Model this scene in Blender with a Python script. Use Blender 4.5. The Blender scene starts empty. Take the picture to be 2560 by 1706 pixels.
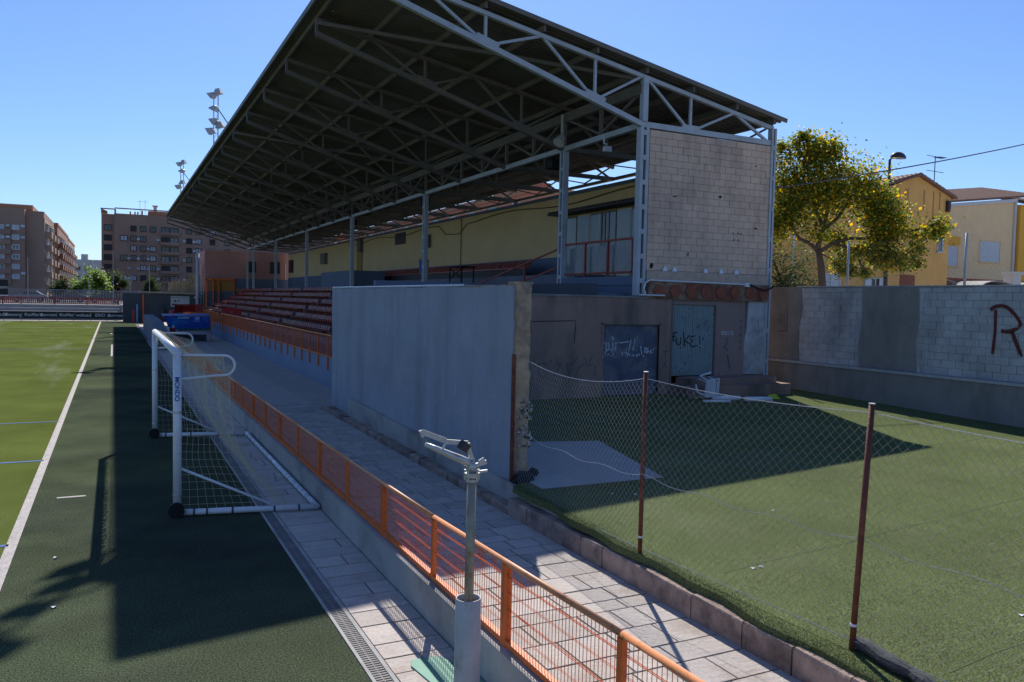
import bpy, math, random
from mathutils import Vector, Matrix
random.seed(7)
R = math.radians
scene = bpy.context.scene
col = scene.collection

# ------------------------------------------------------------------ camera
TH, PH, RO, EYE = .462, .051, .022, 3.34
fw = Vector((math.sin(TH)*math.cos(PH), math.cos(TH)*math.cos(PH), -math.sin(PH)))
rt = Vector((math.cos(TH), -math.sin(TH), 0)); up = rt.cross(fw)
rt, up = rt*math.cos(RO)+up*math.sin(RO), up*math.cos(RO)-rt*math.sin(RO)
cd = bpy.data.cameras.new('camera'); cam = bpy.data.objects.new('camera', cd); col.objects.link(cam)
cd.sensor_width = 36; cd.lens = 36*2002/2560; cd.clip_start = .05; cd.clip_end = 3000
cam.matrix_world = Matrix(((rt.x, up.x, -fw.x, 0), (rt.y, up.y, -fw.y, 0), (rt.z, up.z, -fw.z, EYE), (0, 0, 0, 1)))
scene.camera = cam

# ------------------------------------------------------------------ sky, sun, exposure
SUN = Vector((.432, .94, 1.0))
world = bpy.data.worlds.new('World'); scene.world = world; world.use_nodes = True
wn = world.node_tree.nodes; wl = world.node_tree.links
for n in list(wn): wn.remove(n)
sky = wn.new('ShaderNodeTexSky'); sky.sky_type = 'NISHITA'; sky.sun_disc = False
sky.sun_elevation = math.atan(1/math.hypot(SUN.x, SUN.y)); sky.sun_rotation = math.atan2(SUN.x, SUN.y)
sky.air_density = 1.0; sky.dust_density = .3; sky.ozone_density = 2.2
bg = wn.new('ShaderNodeBackground'); bg.inputs[1].default_value = .08
wo = wn.new('ShaderNodeOutputWorld')
tint = wn.new('ShaderNodeVectorMath'); tint.operation = 'MULTIPLY'; tint.inputs[1].default_value = (.83, 1.05, 1.45)   # the photograph's cool white balance
wl.new(sky.outputs[0], tint.inputs[0]); wl.new(tint.outputs[0], bg.inputs[0]); wl.new(bg.outputs[0], wo.inputs[0])
sd = bpy.data.lights.new('sun', 'SUN'); sd.energy = 5.0; sd.angle = R(.53); sd.color = (1, .95, .87)
sun = bpy.data.objects.new('sun', sd); col.objects.link(sun)
sun.rotation_euler = (-SUN).to_track_quat('-Z', 'Y').to_euler(); sun.location = (30, 60, 60)
vs = scene.view_settings; vs.view_transform = 'Standard'; vs.look = 'None'; vs.exposure = .25; vs.gamma = 1; vs.use_curve_mapping = False

# ------------------------------------------------------------------ materials
MATS = {}
def mat(name, c, var=.18, scale=2.0, rough=.8, bump=0., bscale=60., metal=0., rand=0., c2=None, s2=.7, lo=.5, hi=.7, spec=.3, fine=0., fscale=80., st=None, alpha=None):
    """procedural paint: world-position noise, optional second (stain) colour, per-object variation, bump"""
    m = bpy.data.materials.new(name); m.use_nodes = True; nt = m.node_tree; N = nt.nodes; L = nt.links
    b = N['Principled BSDF']; b.inputs['Roughness'].default_value = rough; b.inputs['Metallic'].default_value = metal
    b.inputs['Specular IOR Level'].default_value = spec
    g = N.new('ShaderNodeNewGeometry')
    n1 = N.new('ShaderNodeTexNoise'); n1.inputs['Scale'].default_value = scale; n1.inputs['Detail'].default_value = 6; n1.inputs['Roughness'].default_value = .65
    L.new(g.outputs['Position'], n1.inputs['Vector'])
    mr = N.new('ShaderNodeMapRange'); mr.inputs[1].default_value = .3; mr.inputs[2].default_value = .7
    mr.inputs[3].default_value = 1-var; mr.inputs[4].default_value = 1+var
    L.new(n1.outputs['Fac'], mr.inputs[0]); fac = mr.outputs[0]
    def mul(a, bb):
        q = N.new('ShaderNodeMath'); q.operation = 'MULTIPLY'; L.new(a, q.inputs[0]); L.new(bb, q.inputs[1]); return q.outputs[0]
    if fine:
        n3 = N.new('ShaderNodeTexNoise'); n3.inputs['Scale'].default_value = fscale; n3.inputs['Detail'].default_value = 3
        L.new(g.outputs['Position'], n3.inputs['Vector'])
        m3 = N.new('ShaderNodeMapRange'); m3.inputs[1].default_value = .3; m3.inputs[2].default_value = .7
        m3.inputs[3].default_value = 1-fine; m3.inputs[4].default_value = 1+fine
        L.new(n3.outputs['Fac'], m3.inputs[0]); fac = mul(fac, m3.outputs[0])
    if rand:
        oi = N.new('ShaderNodeObjectInfo'); m2 = N.new('ShaderNodeMapRange'); m2.inputs[3].default_value = 1-rand; m2.inputs[4].default_value = 1+rand
        L.new(oi.outputs['Random'], m2.inputs[0]); fac = mul(fac, m2.outputs[0])
    base = N.new('ShaderNodeRGB'); base.outputs[0].default_value = (*c, 1); cc = base.outputs[0]
    if c2:
        n2 = N.new('ShaderNodeTexNoise'); n2.inputs['Scale'].default_value = s2; n2.inputs['Detail'].default_value = 8; n2.inputs['Roughness'].default_value = .6
        if st:
            sv = N.new('ShaderNodeVectorMath'); sv.operation = 'MULTIPLY'; sv.inputs[1].default_value = st
            L.new(g.outputs['Position'], sv.inputs[0]); L.new(sv.outputs[0], n2.inputs['Vector'])
        else: L.new(g.outputs['Position'], n2.inputs['Vector'])
        m4 = N.new('ShaderNodeMapRange'); m4.inputs[1].default_value = lo; m4.inputs[2].default_value = hi; L.new(n2.outputs['Fac'], m4.inputs[0])
        mx = N.new('ShaderNodeMix'); mx.data_type = 'RGBA'; mx.inputs[7].default_value = (*c2, 1)
        L.new(m4.outputs[0], mx.inputs[0]); L.new(cc, mx.inputs[6]); cc = mx.outputs[2]
    vm = N.new('ShaderNodeVectorMath'); vm.operation = 'SCALE'; L.new(cc, vm.inputs[0]); L.new(fac, vm.inputs['Scale'])
    L.new(vm.outputs[0], b.inputs['Base Color'])
    if alpha:
        na = N.new('ShaderNodeTexNoise'); na.inputs['Scale'].default_value = alpha; na.inputs['Detail'].default_value = 5
        L.new(g.outputs['Position'], na.inputs['Vector'])
        ma = N.new('ShaderNodeMapRange'); ma.inputs[1].default_value = .30; ma.inputs[2].default_value = .45; L.new(na.outputs['Fac'], ma.inputs[0]); L.new(ma.outputs[0], b.inputs['Alpha'])
    if bump:
        nb = N.new('ShaderNodeTexNoise'); nb.inputs['Scale'].default_value = bscale; nb.inputs['Detail'].default_value = 4
        L.new(g.outputs['Position'], nb.inputs['Vector'])
        bp = N.new('ShaderNodeBump'); bp.inputs['Strength'].default_value = bump; bp.inputs['Distance'].default_value = .02
        L.new(nb.outputs['Fac'], bp.inputs['Height']); L.new(bp.outputs[0], b.inputs['Normal'])
    MATS[name] = m; return m
def leafmat(name, ramp, trans=.45, rough=.5):
    m = bpy.data.materials.new(name); m.use_nodes = True; nt = m.node_tree; N = nt.nodes; L = nt.links
    b = N['Principled BSDF']; b.inputs['Roughness'].default_value = rough; b.inputs['Specular IOR Level'].default_value = .35
    g = N.new('ShaderNodeNewGeometry'); r = N.new('ShaderNodeValToRGB'); els = r.color_ramp.elements
    while len(els) < len(ramp): els.new(.5)
    for e, (p, c) in zip(els, ramp): e.position = p; e.color = (*c, 1)
    L.new(g.outputs['Random Per Island'], r.inputs[0]); L.new(r.outputs[0], b.inputs['Base Color'])
    t = N.new('ShaderNodeBsdfTranslucent'); hs = N.new('ShaderNodeHueSaturation'); hs.inputs['Value'].default_value = 2.4; hs.inputs['Saturation'].default_value = 1.1
    L.new(r.outputs[0], hs.inputs['Color']); L.new(hs.outputs[0], t.inputs[0])
    mx = N.new('ShaderNodeMixShader'); mx.inputs[0].default_value = trans
    L.new(b.outputs[0], mx.inputs[1]); L.new(t.outputs[0], mx.inputs[2]); L.new(mx.outputs[0], N['Material Output'].inputs[0])
    MATS[name] = m; return m
mat('pitch', (.096, .120, .032), .2, .35, .9, .5, 45, c2=(.17, .185, .12), s2=.55, lo=.54, hi=.72, spec=0, st=(1, .12, 1), fine=.35, fscale=60)
mat('margin', (.074, .092, .052), .22, .5, .7, .5, 70, c2=(.043, .05, .038), s2=.13, lo=.42, hi=.62, spec=0, fine=.7, fscale=58)
mat('turf', (.104, .126, .054), .16, .6, .7, .5, 80, c2=(.122, .140, .07), s2=.5, lo=.45, hi=.7, spec=0, fine=.75, fscale=62)
mat('turf_side', (.05, .08, .02), .3, 20, .8, .5, 60)
mat('line_white', (.40, .365, .34), .2, 6, .7, .4, 60, fine=.3, fscale=50)
mat('line_blue', (.05, .12, .32), .3, 6, .7)
mat('ground', (.14, .13, .11), .2, .2, .95)
mat('pale_street', (.44, .41, .36), .1, .3, .9)
mat('street', (.10, .10, .10), .2, .3, .9)
mat('paver', (.45, .40, .36), .16, 2.2, .8, .5, 18, rand=.11, c2=(.27, .215, .18), s2=2.2, lo=.5, hi=.74, fine=.10, fscale=30)
mat('paver_joint', (.13, .11, .09), .2, 8, .95)
mat('concrete', (.36, .35, .33), .16, 1.2, .85, .25, 30, c2=(.19, .18, .16), s2=1.0, lo=.5, hi=.75)
mat('pad', (.34, .34, .34), .1, 1.0, .85, .2, 30, c2=(.34, .25, .18), s2=.5, lo=.58, hi=.7)
mat('kerb', (.34, .255, .205), .25, 5, .9, .9, 22, rand=.16, c2=(.16, .12, .10), s2=3.2, lo=.46, hi=.66)
mat('kerb_joint', (.12, .09, .08), .2, 8, .9)
mat('drain', (.20, .19, .18), .2, 5, .7)
mat('plaster', (.30, .325, .37), .10, .9, .9, .35, 14, c2=(.215, .225, .245), s2=1.4, lo=.5, hi=.78, st=(1, 1, .16))
mat('plaster_old', (.46, .34, .23), .25, 3, .9, .8, 18, c2=(.20, .17, .14), s2=2.0, lo=.42, hi=.62)
mat('rubble', (.52, .47, .42), .35, 12, .95, 1., 30, c2=(.10, .09, .08), s2=14, lo=.5, hi=.6)
mat('orange', (.70, .15, .028), .16, 5, .5, spec=.4, c2=(.22, .07, .035), s2=22, lo=.60, hi=.68)
mat('orange_rail', (.64, .25, .10), .16, 5, .48, spec=.5, c2=(.40, .13, .05), s2=14, lo=.56, hi=.66)
mat('rust', (.12, .035, .022), .25, 6, .6, .2, 50, c2=(.19, .07, .035), s2=9, lo=.5, hi=.7)
mat('galv', (.48, .49, .50), .15, 20, .42, metal=.6)
mat('wire', (.36, .36, .34), .2, 30, .45, metal=.5)
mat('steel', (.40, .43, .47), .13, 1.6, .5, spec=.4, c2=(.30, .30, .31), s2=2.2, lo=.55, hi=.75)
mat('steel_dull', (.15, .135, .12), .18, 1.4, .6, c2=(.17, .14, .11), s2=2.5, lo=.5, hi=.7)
mat('roof', (.125, .122, .118), .2, .8, .75, c2=(.10, .09, .07), s2=.5, lo=.5, hi=.7)
mat('block', (.64, .465, .36), .10, 1.5, .9, .6, 40, rand=.05, c2=(.40, .30, .245), s2=1.3, lo=.5, hi=.72, st=(1, 1, .3))
mat('block_grey', (.46, .455, .45), .18, 1.6, .9, .5, 40, rand=.07, c2=(.30, .295, .285), s2=.9, lo=.46, hi=.66, st=(1, 1, .4))
mat('mortar', (.48, .36, .29), .15, 6, .95)
mat('mortar_grey', (.40, .40, .40), .15, 6, .95)
mat('render_dark', (.26, .245, .225), .16, 1.1, .92, .3, 22, c2=(.17, .165, .15), s2=1.2, lo=.45, hi=.7, st=(1, 1, .25))
mat('damp_dark', (.21, .165, .135), .3, 4, .9, alpha=7)
mat('rain_dark', (.40, .21, .08), .3, 4, .9, alpha=7)
mat('damp', (.33, .33, .32), .2, 4, .9, alpha=5)
mat('brown_wall', (.31, .205, .165), .14, 1.3, .92, .35, 20, c2=(.15, .125, .105), s2=1.1, lo=.45, hi=.65, st=(1, 1, .25))
mat('pink_wall', (.30, .215, .195), .1, 1.5, .92, .2, 22)
mat('white_wall', (.46, .46, .47), .16, 2.5, .92, .4, 18, c2=(.28, .27, .27), s2=1.5, lo=.5, hi=.7)
mat('red_beam', (.20, .085, .06), .3, 4, .9, .6, 22, c2=(.26, .20, .15), s2=2.4, lo=.46, hi=.6)
mat('clay', (.27, .085, .05), .2, 5, .85, .3, 20)
mat('blue_door', (.105, .115, .16), .2, 3, .6, c2=(.17, .17, .19), s2=2.2, lo=.5, hi=.6)
mat('teal_door', (.235, .295, .305), .1, 3, .55, c2=(.19, .22, .21), s2=2, lo=.55, hi=.7)
mat('black_paint', (.015, .015, .017), .2, 5, .6)
mat('spray_black', (.015, .015, .017), .2, 5, .7, alpha=14)
mat('spray_white', (.55, .56, .62), .2, 9, .7, alpha=12)
mat('spray_red', (.13, .026, .02), .3, 9, .7, alpha=9)
mat('spray_purple', (.10, .09, .15), .2, 8, .8, alpha=10)
mat('white_paint', (.62, .63, .68), .15, 9, .6)
mat('red_paint', (.11, .022, .018), .3, 9, .7)
mat('purple_paint', (.10, .09, .15), .2, 8, .8)
mat('blue_dado', (.125, .155, .225), .1, .8, .75, c2=(.10, .125, .18), s2=.4, lo=.5, hi=.7)
mat('blue_front', (.20, .245, .33), .1, .8, .8)
mat('yellow_wall', (.66, .48, .25), .07, .6, .9, .2, 12)
mat('terrace', (.17, .18, .22), .12, 1.0, .85)
mat('seat_red', (.25, .036, .024), .15, 3, .5, rand=.25, spec=.4, c2=(.26, .10, .04), s2=.6, lo=.5, hi=.62)
mat('bench_red', (.30, .075, .06), .15, 3, .4, rand=.15, spec=.5)
mat('red', (.46, .025, .02), .1, 3, .4, spec=.5)
mat('white_goal', (.66, .67, .70), .1, 6, .32, spec=.5, c2=(.52, .53, .56), s2=6, lo=.55, hi=.7)
mat('net', (.58, .50, .37), .1, 9, .9)
mat('tape', (.06, .06, .07), .2, 9, .6)
mat('rubber', (.012, .012, .012), .2, 9, .7)
mat('logo_blue', (.03, .12, .35), .05, 3, .5)
mat('pvc', (.50, .48, .46), .12, 4, .5, c2=(.36, .33, .30), s2=5, lo=.55, hi=.7)
mat('pole_metal', (.31, .28, .22), .18, 7, .45, metal=.35, c2=(.30, .17, .08), s2=8, lo=.58, hi=.7)
mat('dark_metal', (.05, .05, .055), .2, 9, .5, metal=.3)
mat('green_cover', (.115, .30, .215), .14, 6, .6, c2=(.22, .24, .20), s2=5, lo=.62, hi=.75)
mat('mat_dark', (.055, .058, .062), .25, 10, .85, .4, 60)
mat('white_plastic', (.70, .72, .76), .06, 5, .35, spec=.5)
mat('lime', (.40, .46, .02), .1, 5, .5)
mat('brick_brown', (.36, .235, .175), .10, .8, .9, c2=(.30, .195, .15), s2=.2, lo=.45, hi=.6)
mat('brick_red', (.30, .17, .12), .10, .8, .9)
mat('brick_cream', (.42, .30, .225), .10, .8, .9)
mat('bldg_white', (.55, .53, .50), .08, .8, .9)
mat('salmon', (.46, .185, .125), .08, .4, .9)
mat('pinkish', (.42, .225, .195), .07, .5, .9)
mat('shutter', (.52, .55, .58), .06, 2, .6, rand=.15)
mat('glass_dark', (.03, .035, .04), .1, 2, .15, spec=.6)
mat('glass_pale', (.13, .155, .165), .25, 1.2, .2, spec=.6)
mat('frame_white', (.58, .60, .62), .06, 4, .5)
mat('frame_dark', (.05, .045, .045), .1, 4, .6)
mat('awning', (.55, .45, .30), .1, 2, .8, rand=.2)
mat('cornice', (.38, .19, .11), .08, 2, .85)
mat('house_orange', (.74, .41, .13), .08, 1.2, .9, .15, 20, c2=(.58, .30, .10), s2=.9, lo=.5, hi=.78, st=(1, 1, .15))
mat('house_cream', (.80, .585, .33), .06, 1.2, .9, .15, 20)
mat('house_amber', (.76, .40, .06), .06, 1.2, .9)
mat('stain', (.22, .12, .06), .3, 5, .95)
mat('tile', (.20, .115, .085), .2, 2, .85, rand=.22)
mat('bark', (.115, .078, .055), .3, 12, .9, .8, 30)
mat('ad_black', (.018, .018, .022), .15, 2, .5)
mat('ad_white', (.62, .62, .64), .05, 3, .6)
mat('kiosk', (.072, .084, .10), .1, .8, .8)
mat('slab_edge', (.42, .36, .26), .15, 1, .85)
mat('bamboo', (.45, .33, .20), .2, 3, .8, rand=.2)
mat('fence_red', (.30, .05, .04), .1, 3, .55)
mat('fence_grey', (.30, .32, .34), .1, 3, .5, metal=.3)
mat('bleacher', (.34, .32, .31), .12, .8, .85)
mat('dug_blue', (.012, .055, .30), .1, .8, .5, c2=(.02, .16, .42), s2=.9, lo=.5, hi=.6)
mat('dug_green', (.03, .12, .05), .2, 3, .6)
mat('dug_light', (.18, .36, .62), .1, 3, .5)
mat('dug_grey', (.115, .14, .185), .1, 1, .75)
mat('sandy', (.56, .50, .42), .1, 1, .95)
mat('trash_blue', (.03, .07, .26), .1, 3, .5)
mat('amber_wood', (.36, .21, .05), .15, 3, .7)
mat('car_dark', (.035, .04, .05), .1, 1, .25, spec=.6)
mat('car_grey', (.28, .29, .31), .1, 1, .25, spec=.6)
mat('car_white', (.6, .6, .6), .1, 1, .25, spec=.6)
leafmat('leaf_autumn', [(0, (.06, .09, .016)), (.3, (.10, .14, .022)), (.62, (.17, .18, .028)), (.84, (.34, .25, .03)), (1, (.48, .27, .03))], .55)
leafmat('leaf_dark', [(0, (.022, .040, .012)), (.6, (.04, .07, .018)), (1, (.08, .10, .025))], .35, .85)
leafmat('leaf_bright', [(0, (.07, .12, .02)), (.6, (.13, .20, .03)), (1, (.20, .27, .05))], .5)
leafmat('blade', [(0, (.045, .06, .025)), (.5, (.085, .105, .048)), (.85, (.12, .14, .07)), (1, (.24, .24, .16))], .25, .55)

# ------------------------------------------------------------------ geometry helpers
ORG = {}
class MB:
    def __init__(s): s.v = []; s.f = []
    def add(s, vs, fs):
        o = len(s.v); s.v += [tuple(p) for p in vs]; s.f += [tuple(i+o for i in q) for q in fs]; return s
    def box(s, a, b):
        (x0, y0, z0), (x1, y1, z1) = a, b
        x0, x1 = sorted((x0, x1)); y0, y1 = sorted((y0, y1)); z0, z1 = sorted((z0, z1))
        return s.add([(x0,y0,z0),(x1,y0,z0),(x1,y1,z0),(x0,y1,z0),(x0,y0,z1),(x1,y0,z1),(x1,y1,z1),(x0,y1,z1)],
                     [(0,3,2,1),(4,5,6,7),(0,1,5,4),(1,2,6,5),(2,3,7,6),(3,0,4,7)])
    def beam(s, p, q, w, h, u=(0, 0, 1)):
        p, q = Vector(p), Vector(q); d = (q-p).normalized(); u = Vector(u)
        if abs(d.dot(u)) > .98: u = Vector((0, 1, 0))
        a = d.cross(u).normalized(); b = a.cross(d); a *= w/2; b *= h/2
        return s.add([p-a-b, p+a-b, p+a+b, p-a+b, q-a-b, q+a-b, q+a+b, q-a+b],
                     [(0,1,2,3),(7,6,5,4),(0,4,5,1),(1,5,6,2),(2,6,7,3),(3,7,4,0)])
    def tube(s, pts, r, n=8, cap=True):
        pts = [Vector(p) for p in pts]; rs = r if isinstance(r, (list, tuple)) else [r]*len(pts)
        d0 = (pts[1]-pts[0]).normalized(); u = Vector((0, 0, 1)) if abs(d0.z) < .9 else Vector((1, 0, 0))
        a = d0.cross(u).normalized(); vs = []; fs = []
        for i, p in enumerate(pts):
            d = ((pts[min(i+1, len(pts)-1)]-pts[max(i-1, 0)])).normalized()
            a = (a-d*a.dot(d)).normalized(); b = d.cross(a)
            vs += [p+(a*math.cos(2*math.pi*k/n)+b*math.sin(2*math.pi*k/n))*rs[i] for k in range(n)]
        for i in range(len(pts)-1):
            fs += [(i*n+k, i*n+(k+1) % n, (i+1)*n+(k+1) % n, (i+1)*n+k) for k in range(n)]
        if cap: fs += [tuple(range(n))[::-1], tuple((len(pts)-1)*n+k for k in range(n))]
        return s.add(vs, fs)
    def poly(s, pts): return s.add(pts, [tuple(range(len(pts)))])
    def prism(s, pts, d):
        """closed outline pts extruded by vector d"""
        n = len(pts); d = Vector(d); a = [Vector(p) for p in pts]
        return s.add(a+[p+d for p in a], [tuple(range(n))[::-1], tuple(range(n, 2*n))]+[(i, (i+1) % n, n+(i+1) % n, n+i) for i in range(n)])
    def ribbon(s, pts, w, n, t=.004):
        """flat paint stroke along pts, on a surface of normal n"""
        n = Vector(n); pts = [Vector(p)+n*t for p in pts]; L, Rr = [], []
        for i, p in enumerate(pts):
            d = (pts[min(i+1, len(pts)-1)]-pts[max(i-1, 0)]).normalized(); e = n.cross(d)*w/2
            k = random.uniform(.85, 1.15); x = d*w*(.4 if i == len(pts)-1 else -.4 if i == 0 else 0)
            L.append(p-e*k+x); Rr.append(p+e*k+x)
        m = len(pts); return s.add(L+Rr, [(i, i+1, m+i+1, m+i) for i in range(m-1)])
def tag(o, label=None, cat=None, group=None, kind=None):
    if label: o['label'] = label
    if cat: o['category'] = cat
    if group: o['group'] = group
    if kind: o['kind'] = kind
    return o
def build(name, mb, m, parent=None, smooth=False, kind=None):
    xs = [p[0] for p in mb.v]; ys = [p[1] for p in mb.v]; zs = [p[2] for p in mb.v]
    o = Vector(((min(xs)+max(xs))/2, (min(ys)+max(ys))/2, min(zs)))
    me = bpy.data.meshes.new(name); me.from_pydata([(p[0]-o.x, p[1]-o.y, p[2]-o.z) for p in mb.v], [], mb.f)
    me.materials.append(MATS[m])
    if smooth: me.polygons.foreach_set('use_smooth', [True]*len(me.polygons))
    return place(name, me, o, parent, kind)
def place(name, me, o, parent=None, kind=None, rz=0., sc=None):
    ob = bpy.data.objects.new(name, me); col.objects.link(ob); o = Vector(o)
    if parent: ob.parent = parent; ob.location = o-ORG[parent]
    else: ob.location = o
    if rz: ob.rotation_euler.z = rz
    if sc: ob.scale = sc
    ORG[ob] = o
    if kind: ob['kind'] = kind
    return ob
def thing(name, loc, label, cat, group=None):
    e = bpy.data.objects.new(name, None); col.objects.link(e); e.location = loc; ORG[e] = Vector(loc)
    return tag(e, label, cat, group)
def B(a, b): return MB().box(a, b)
def unit(name, size, m, bevel=0):
    """shared box mesh, origin at centre of its bottom"""
    x, y, z = size[0]/2, size[1]/2, size[2]; mb = B((-x, -y, 0), (x, y, z))
    me = bpy.data.meshes.new(name); me.from_pydata(mb.v, [], mb.f); me.materials.append(MATS[m]); return me
def mesh_of(name, mb, m, smooth=False):
    me = bpy.data.meshes.new(name); me.from_pydata(mb.v, [], mb.f); me.materials.append(MATS[m])
    if smooth: me.polygons.foreach_set('use_smooth', [True]*len(me.polygons))
    return me
def text(name, s, size, loc, xdir, ydir, m, parent=None, bold=0., squash=1.):
    """lettering as a flat mesh: local x along xdir, local y along ydir, centred on loc"""
    c = bpy.data.curves.new(name, 'FONT'); c.body = s; c.size = size; c.align_x = 'CENTER'; c.align_y = 'CENTER'; c.offset = bold
    t = bpy.data.objects.new(name, c); col.objects.link(t); bpy.context.view_layer.update()
    me = bpy.data.meshes.new_from_object(t.evaluated_get(bpy.context.evaluated_depsgraph_get()))
    bpy.data.objects.remove(t); bpy.data.curves.remove(c)
    X, Y = Vector(xdir).normalized(), Vector(ydir).normalized()
    for v in me.vertices: v.co = X*v.co.x*squash+Y*v.co.y
    me.materials.clear(); me.materials.append(MATS[m]); me.name = name
    return place(name, me, loc, parent)

# ================================================================== GROUND
def struct(name, mb, m, parent=None, smooth=False): return build(name, mb, m, parent, smooth, None if parent else 'structure')
ZT = lambda y: .42+.02*(y-6)                    # the small turf pitch on the right rises a little to the back
struct('ground', MB().poly([(-1500, -300, -.06), (1500, -300, -.06), (1500, 1800, -.06), (-1500, 1800, -.06)]), 'ground')
struct('street', B((-400, 108.2, -.05), (400, 900, 1.75)), 'street')
struct('pitch_turf', MB().poly([(-72, -10, 0), (-1.14, -10, 0), (-1.14, 98.8, 0), (-72, 98.8, 0)]), 'pitch')
struct('margin_turf', MB().poly([(-1.14, -10, .001), (2.0, -10, .001), (2.0, 99.5, .001), (-1.14, 99.5, .001)]), 'margin')
struct('touch_line', MB().poly([(-1.24, -10, .006), (-1.11, -10, .006), (-1.24, 98.6, .006), (-1.37, 98.6, .006)]), 'line_white')
for y0, w, x0 in ((98.45, .14, -72), (82.1, .12, -41)):
    struct('pitch_line', MB().poly([(x0, y0, .006), (-1.2, y0, .006), (-1.2, y0+w, .006), (x0, y0+w, .006)]), 'line_white')
for y0, w in ((12.05, .10), (17.9, .10), (23.2, .08), (52, .1)):
    struct('pitch_line', MB().poly([(-30, y0, .006), (-1.24, y0, .006), (-1.24, y0+w, .006), (-30, y0+w, .006)]), 'line_blue')
for x0, x1, y0, y1 in ((-.83, -.42, 14.58, 14.66), (-.15, -.05, 46, 56), (-.25, -.1, 70, 71)):
    struct('pitch_line', MB().poly([(x0, y0, .006), (x1, y0, .006), (x1, y1, .006), (x0, y1, .006)]), 'line_white')

# drain channel between turf and paving
dr = struct('drain_channel', B((2.0, -4, -.05), (2.03, 60, .012)), 'concrete')
struct('channel_edge', B((2.17, -4, -.05), (2.21, 60, .014)), 'concrete', dr)
struct('channel_bed', B((2.03, -4, -.05), (2.17, 60, -.03)), 'black_paint', dr)
mb = MB(); y = 3.0
while y < 24: mb.box((2.03, y, -.02), (2.17, y+.024, .008)); y += .045
mb.box((2.095, 3, -.02), (2.108, 24, .006)); mb.box((2.03, 24, -.02), (2.17, 60, .006))
g = struct('grating', mb, 'drain', dr); g['kind'] = 'stuff'

def paving(name, x0, x1, ys, ye, z, rowmin, rowmax, wmin, wmax, yfar):
    base = struct(name, B((x0, ys, z-.12), (x1, yfar, z-.008)), 'paver_joint')
    y = ys; n = 0; sh = {}
    while y < ye and n < 300:
        d = random.choice((rowmin, (rowmin+rowmax)/2, rowmax)); x = x0
        while x < x1-.02 and n < 300:
            w = round(random.uniform(wmin, wmax)/.05)*.05
            if x1-(x+w) < wmin*.6: w = x1-x
            dz = random.choice((0, .002, -.002))
            mb = MB().add([(x+.006, y+.006, z-.02), (x+w-.006, y+.006, z-.02), (x+w-.006, y+d-.006, z-.02), (x+.006, y+d-.006, z-.02),
                           (x+.012, y+.012, z+dz), (x+w-.012, y+.012, z+dz), (x+w-.012, y+d-.012, z+dz), (x+.012, y+d-.012, z+dz)],
                          [(4, 5, 6, 7), (0, 1, 5, 4), (1, 2, 6, 5), (2, 3, 7, 6), (3, 0, 4, 7)])
            build('slab', mb, 'paver', base); n += 1; x += w
        y += d
    build('far_paving', MB().poly([(x0+.01, y+.006, z), (x1-.01, y+.006, z), (x1-.01, yfar, z), (x0+.01, yfar, z)]), 'paver', base)
    return base
paving('touchline_paving', 2.215, 2.895, 3.0, 26, .004, .32, .46, .3, .72, 90)
paving('walkway', 3.1, 5.33, 2.2, 24, .10, .26, .46, .30, .72, 95)
struct('walkway_far', B((5.33, 23.1, -.02), (6.98, 95, .098)), 'paver')

# kerb of stone blocks between walkway and the small turf pitch
kb = struct('kerb', MB().box((5.36, -3, .02), (5.50, 10.5, .30)).box((5.36, 10.5, .02), (5.59, 23, .16)), 'kerb_joint')
y = 1.2; i = 0
while y < 22.6:
    L_ = random.choice((.5, .62, .75, .85)); top = .35 if y < 10.4 else .22
    if y < 11 and y+L_ > 10.4: L_ = .6
    j = random.uniform(-.008, .008); tilt = random.uniform(-.01, .01)
    x1 = 5.53 if y < 10.6 else 5.598
    mb = MB().add([(5.325+j, y+.008, .08), (x1, y+.008, .08), (x1, y+L_-.008, .08), (5.325+j, y+L_-.008, .08),
                   (5.34+j, y+.012, top+tilt), (x1, y+.012, top+tilt), (x1, y+L_-.012, top-tilt), (5.34+j, y+L_-.012, top-tilt),
                   (5.325+j, y+.008, top-.03), (5.325+j, y+L_-.008, top-.03)],
                  [(4, 5, 6, 7), (0, 1, 5, 4, 8), (1, 2, 6, 5), (2, 3, 9, 7, 6), (3, 0, 8, 9), (8, 4, 7, 9)])
    build('stone', mb, 'kerb', kb); y += L_
# small turf pitch (tilted sheet) with a ragged edge over the kerb
mb = MB(); ys = [-4+.22*k for k in range(112)]
xe = [5.41+.03*math.sin(y*2.1)+.025*math.sin(y*5.3+1)+random.uniform(-.012, .012) if y < 10.9 else 5.8 for y in ys]
for k in range(len(ys)-1):
    mb.poly([(xe[k], ys[k], ZT(ys[k])+.004), (19.8, ys[k], ZT(ys[k])+.004), (19.8, ys[k+1], ZT(ys[k+1])+.004), (xe[k+1], ys[k+1], ZT(ys[k+1])+.004)])
    mb.poly([(xe[k]-.012, ys[k], ZT(ys[k])-.085), (xe[k], ys[k], ZT(ys[k])+.004), (xe[k+1], ys[k+1], ZT(ys[k+1])+.004), (xe[k+1]-.012, ys[k+1], ZT(ys[k+1])-.085)])
st = struct('side_turf', mb, 'turf')
struct('side_bank', MB().add([(5.5, -4, 0), (19.8, -4, 0), (19.8, 20.6, 0), (5.5, 20.6, 0), (5.5, -4, ZT(-4)-.02), (19.8, -4, ZT(-4)-.02), (19.8, 20.6, ZT(20.6)-.02), (5.5, 20.6, ZT(20.6)-.02)],
       [(0, 1, 5, 4), (1, 2, 6, 5), (2, 3, 7, 6), (3, 0, 4, 7), (4, 5, 6, 7)]), 'concrete')
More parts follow.
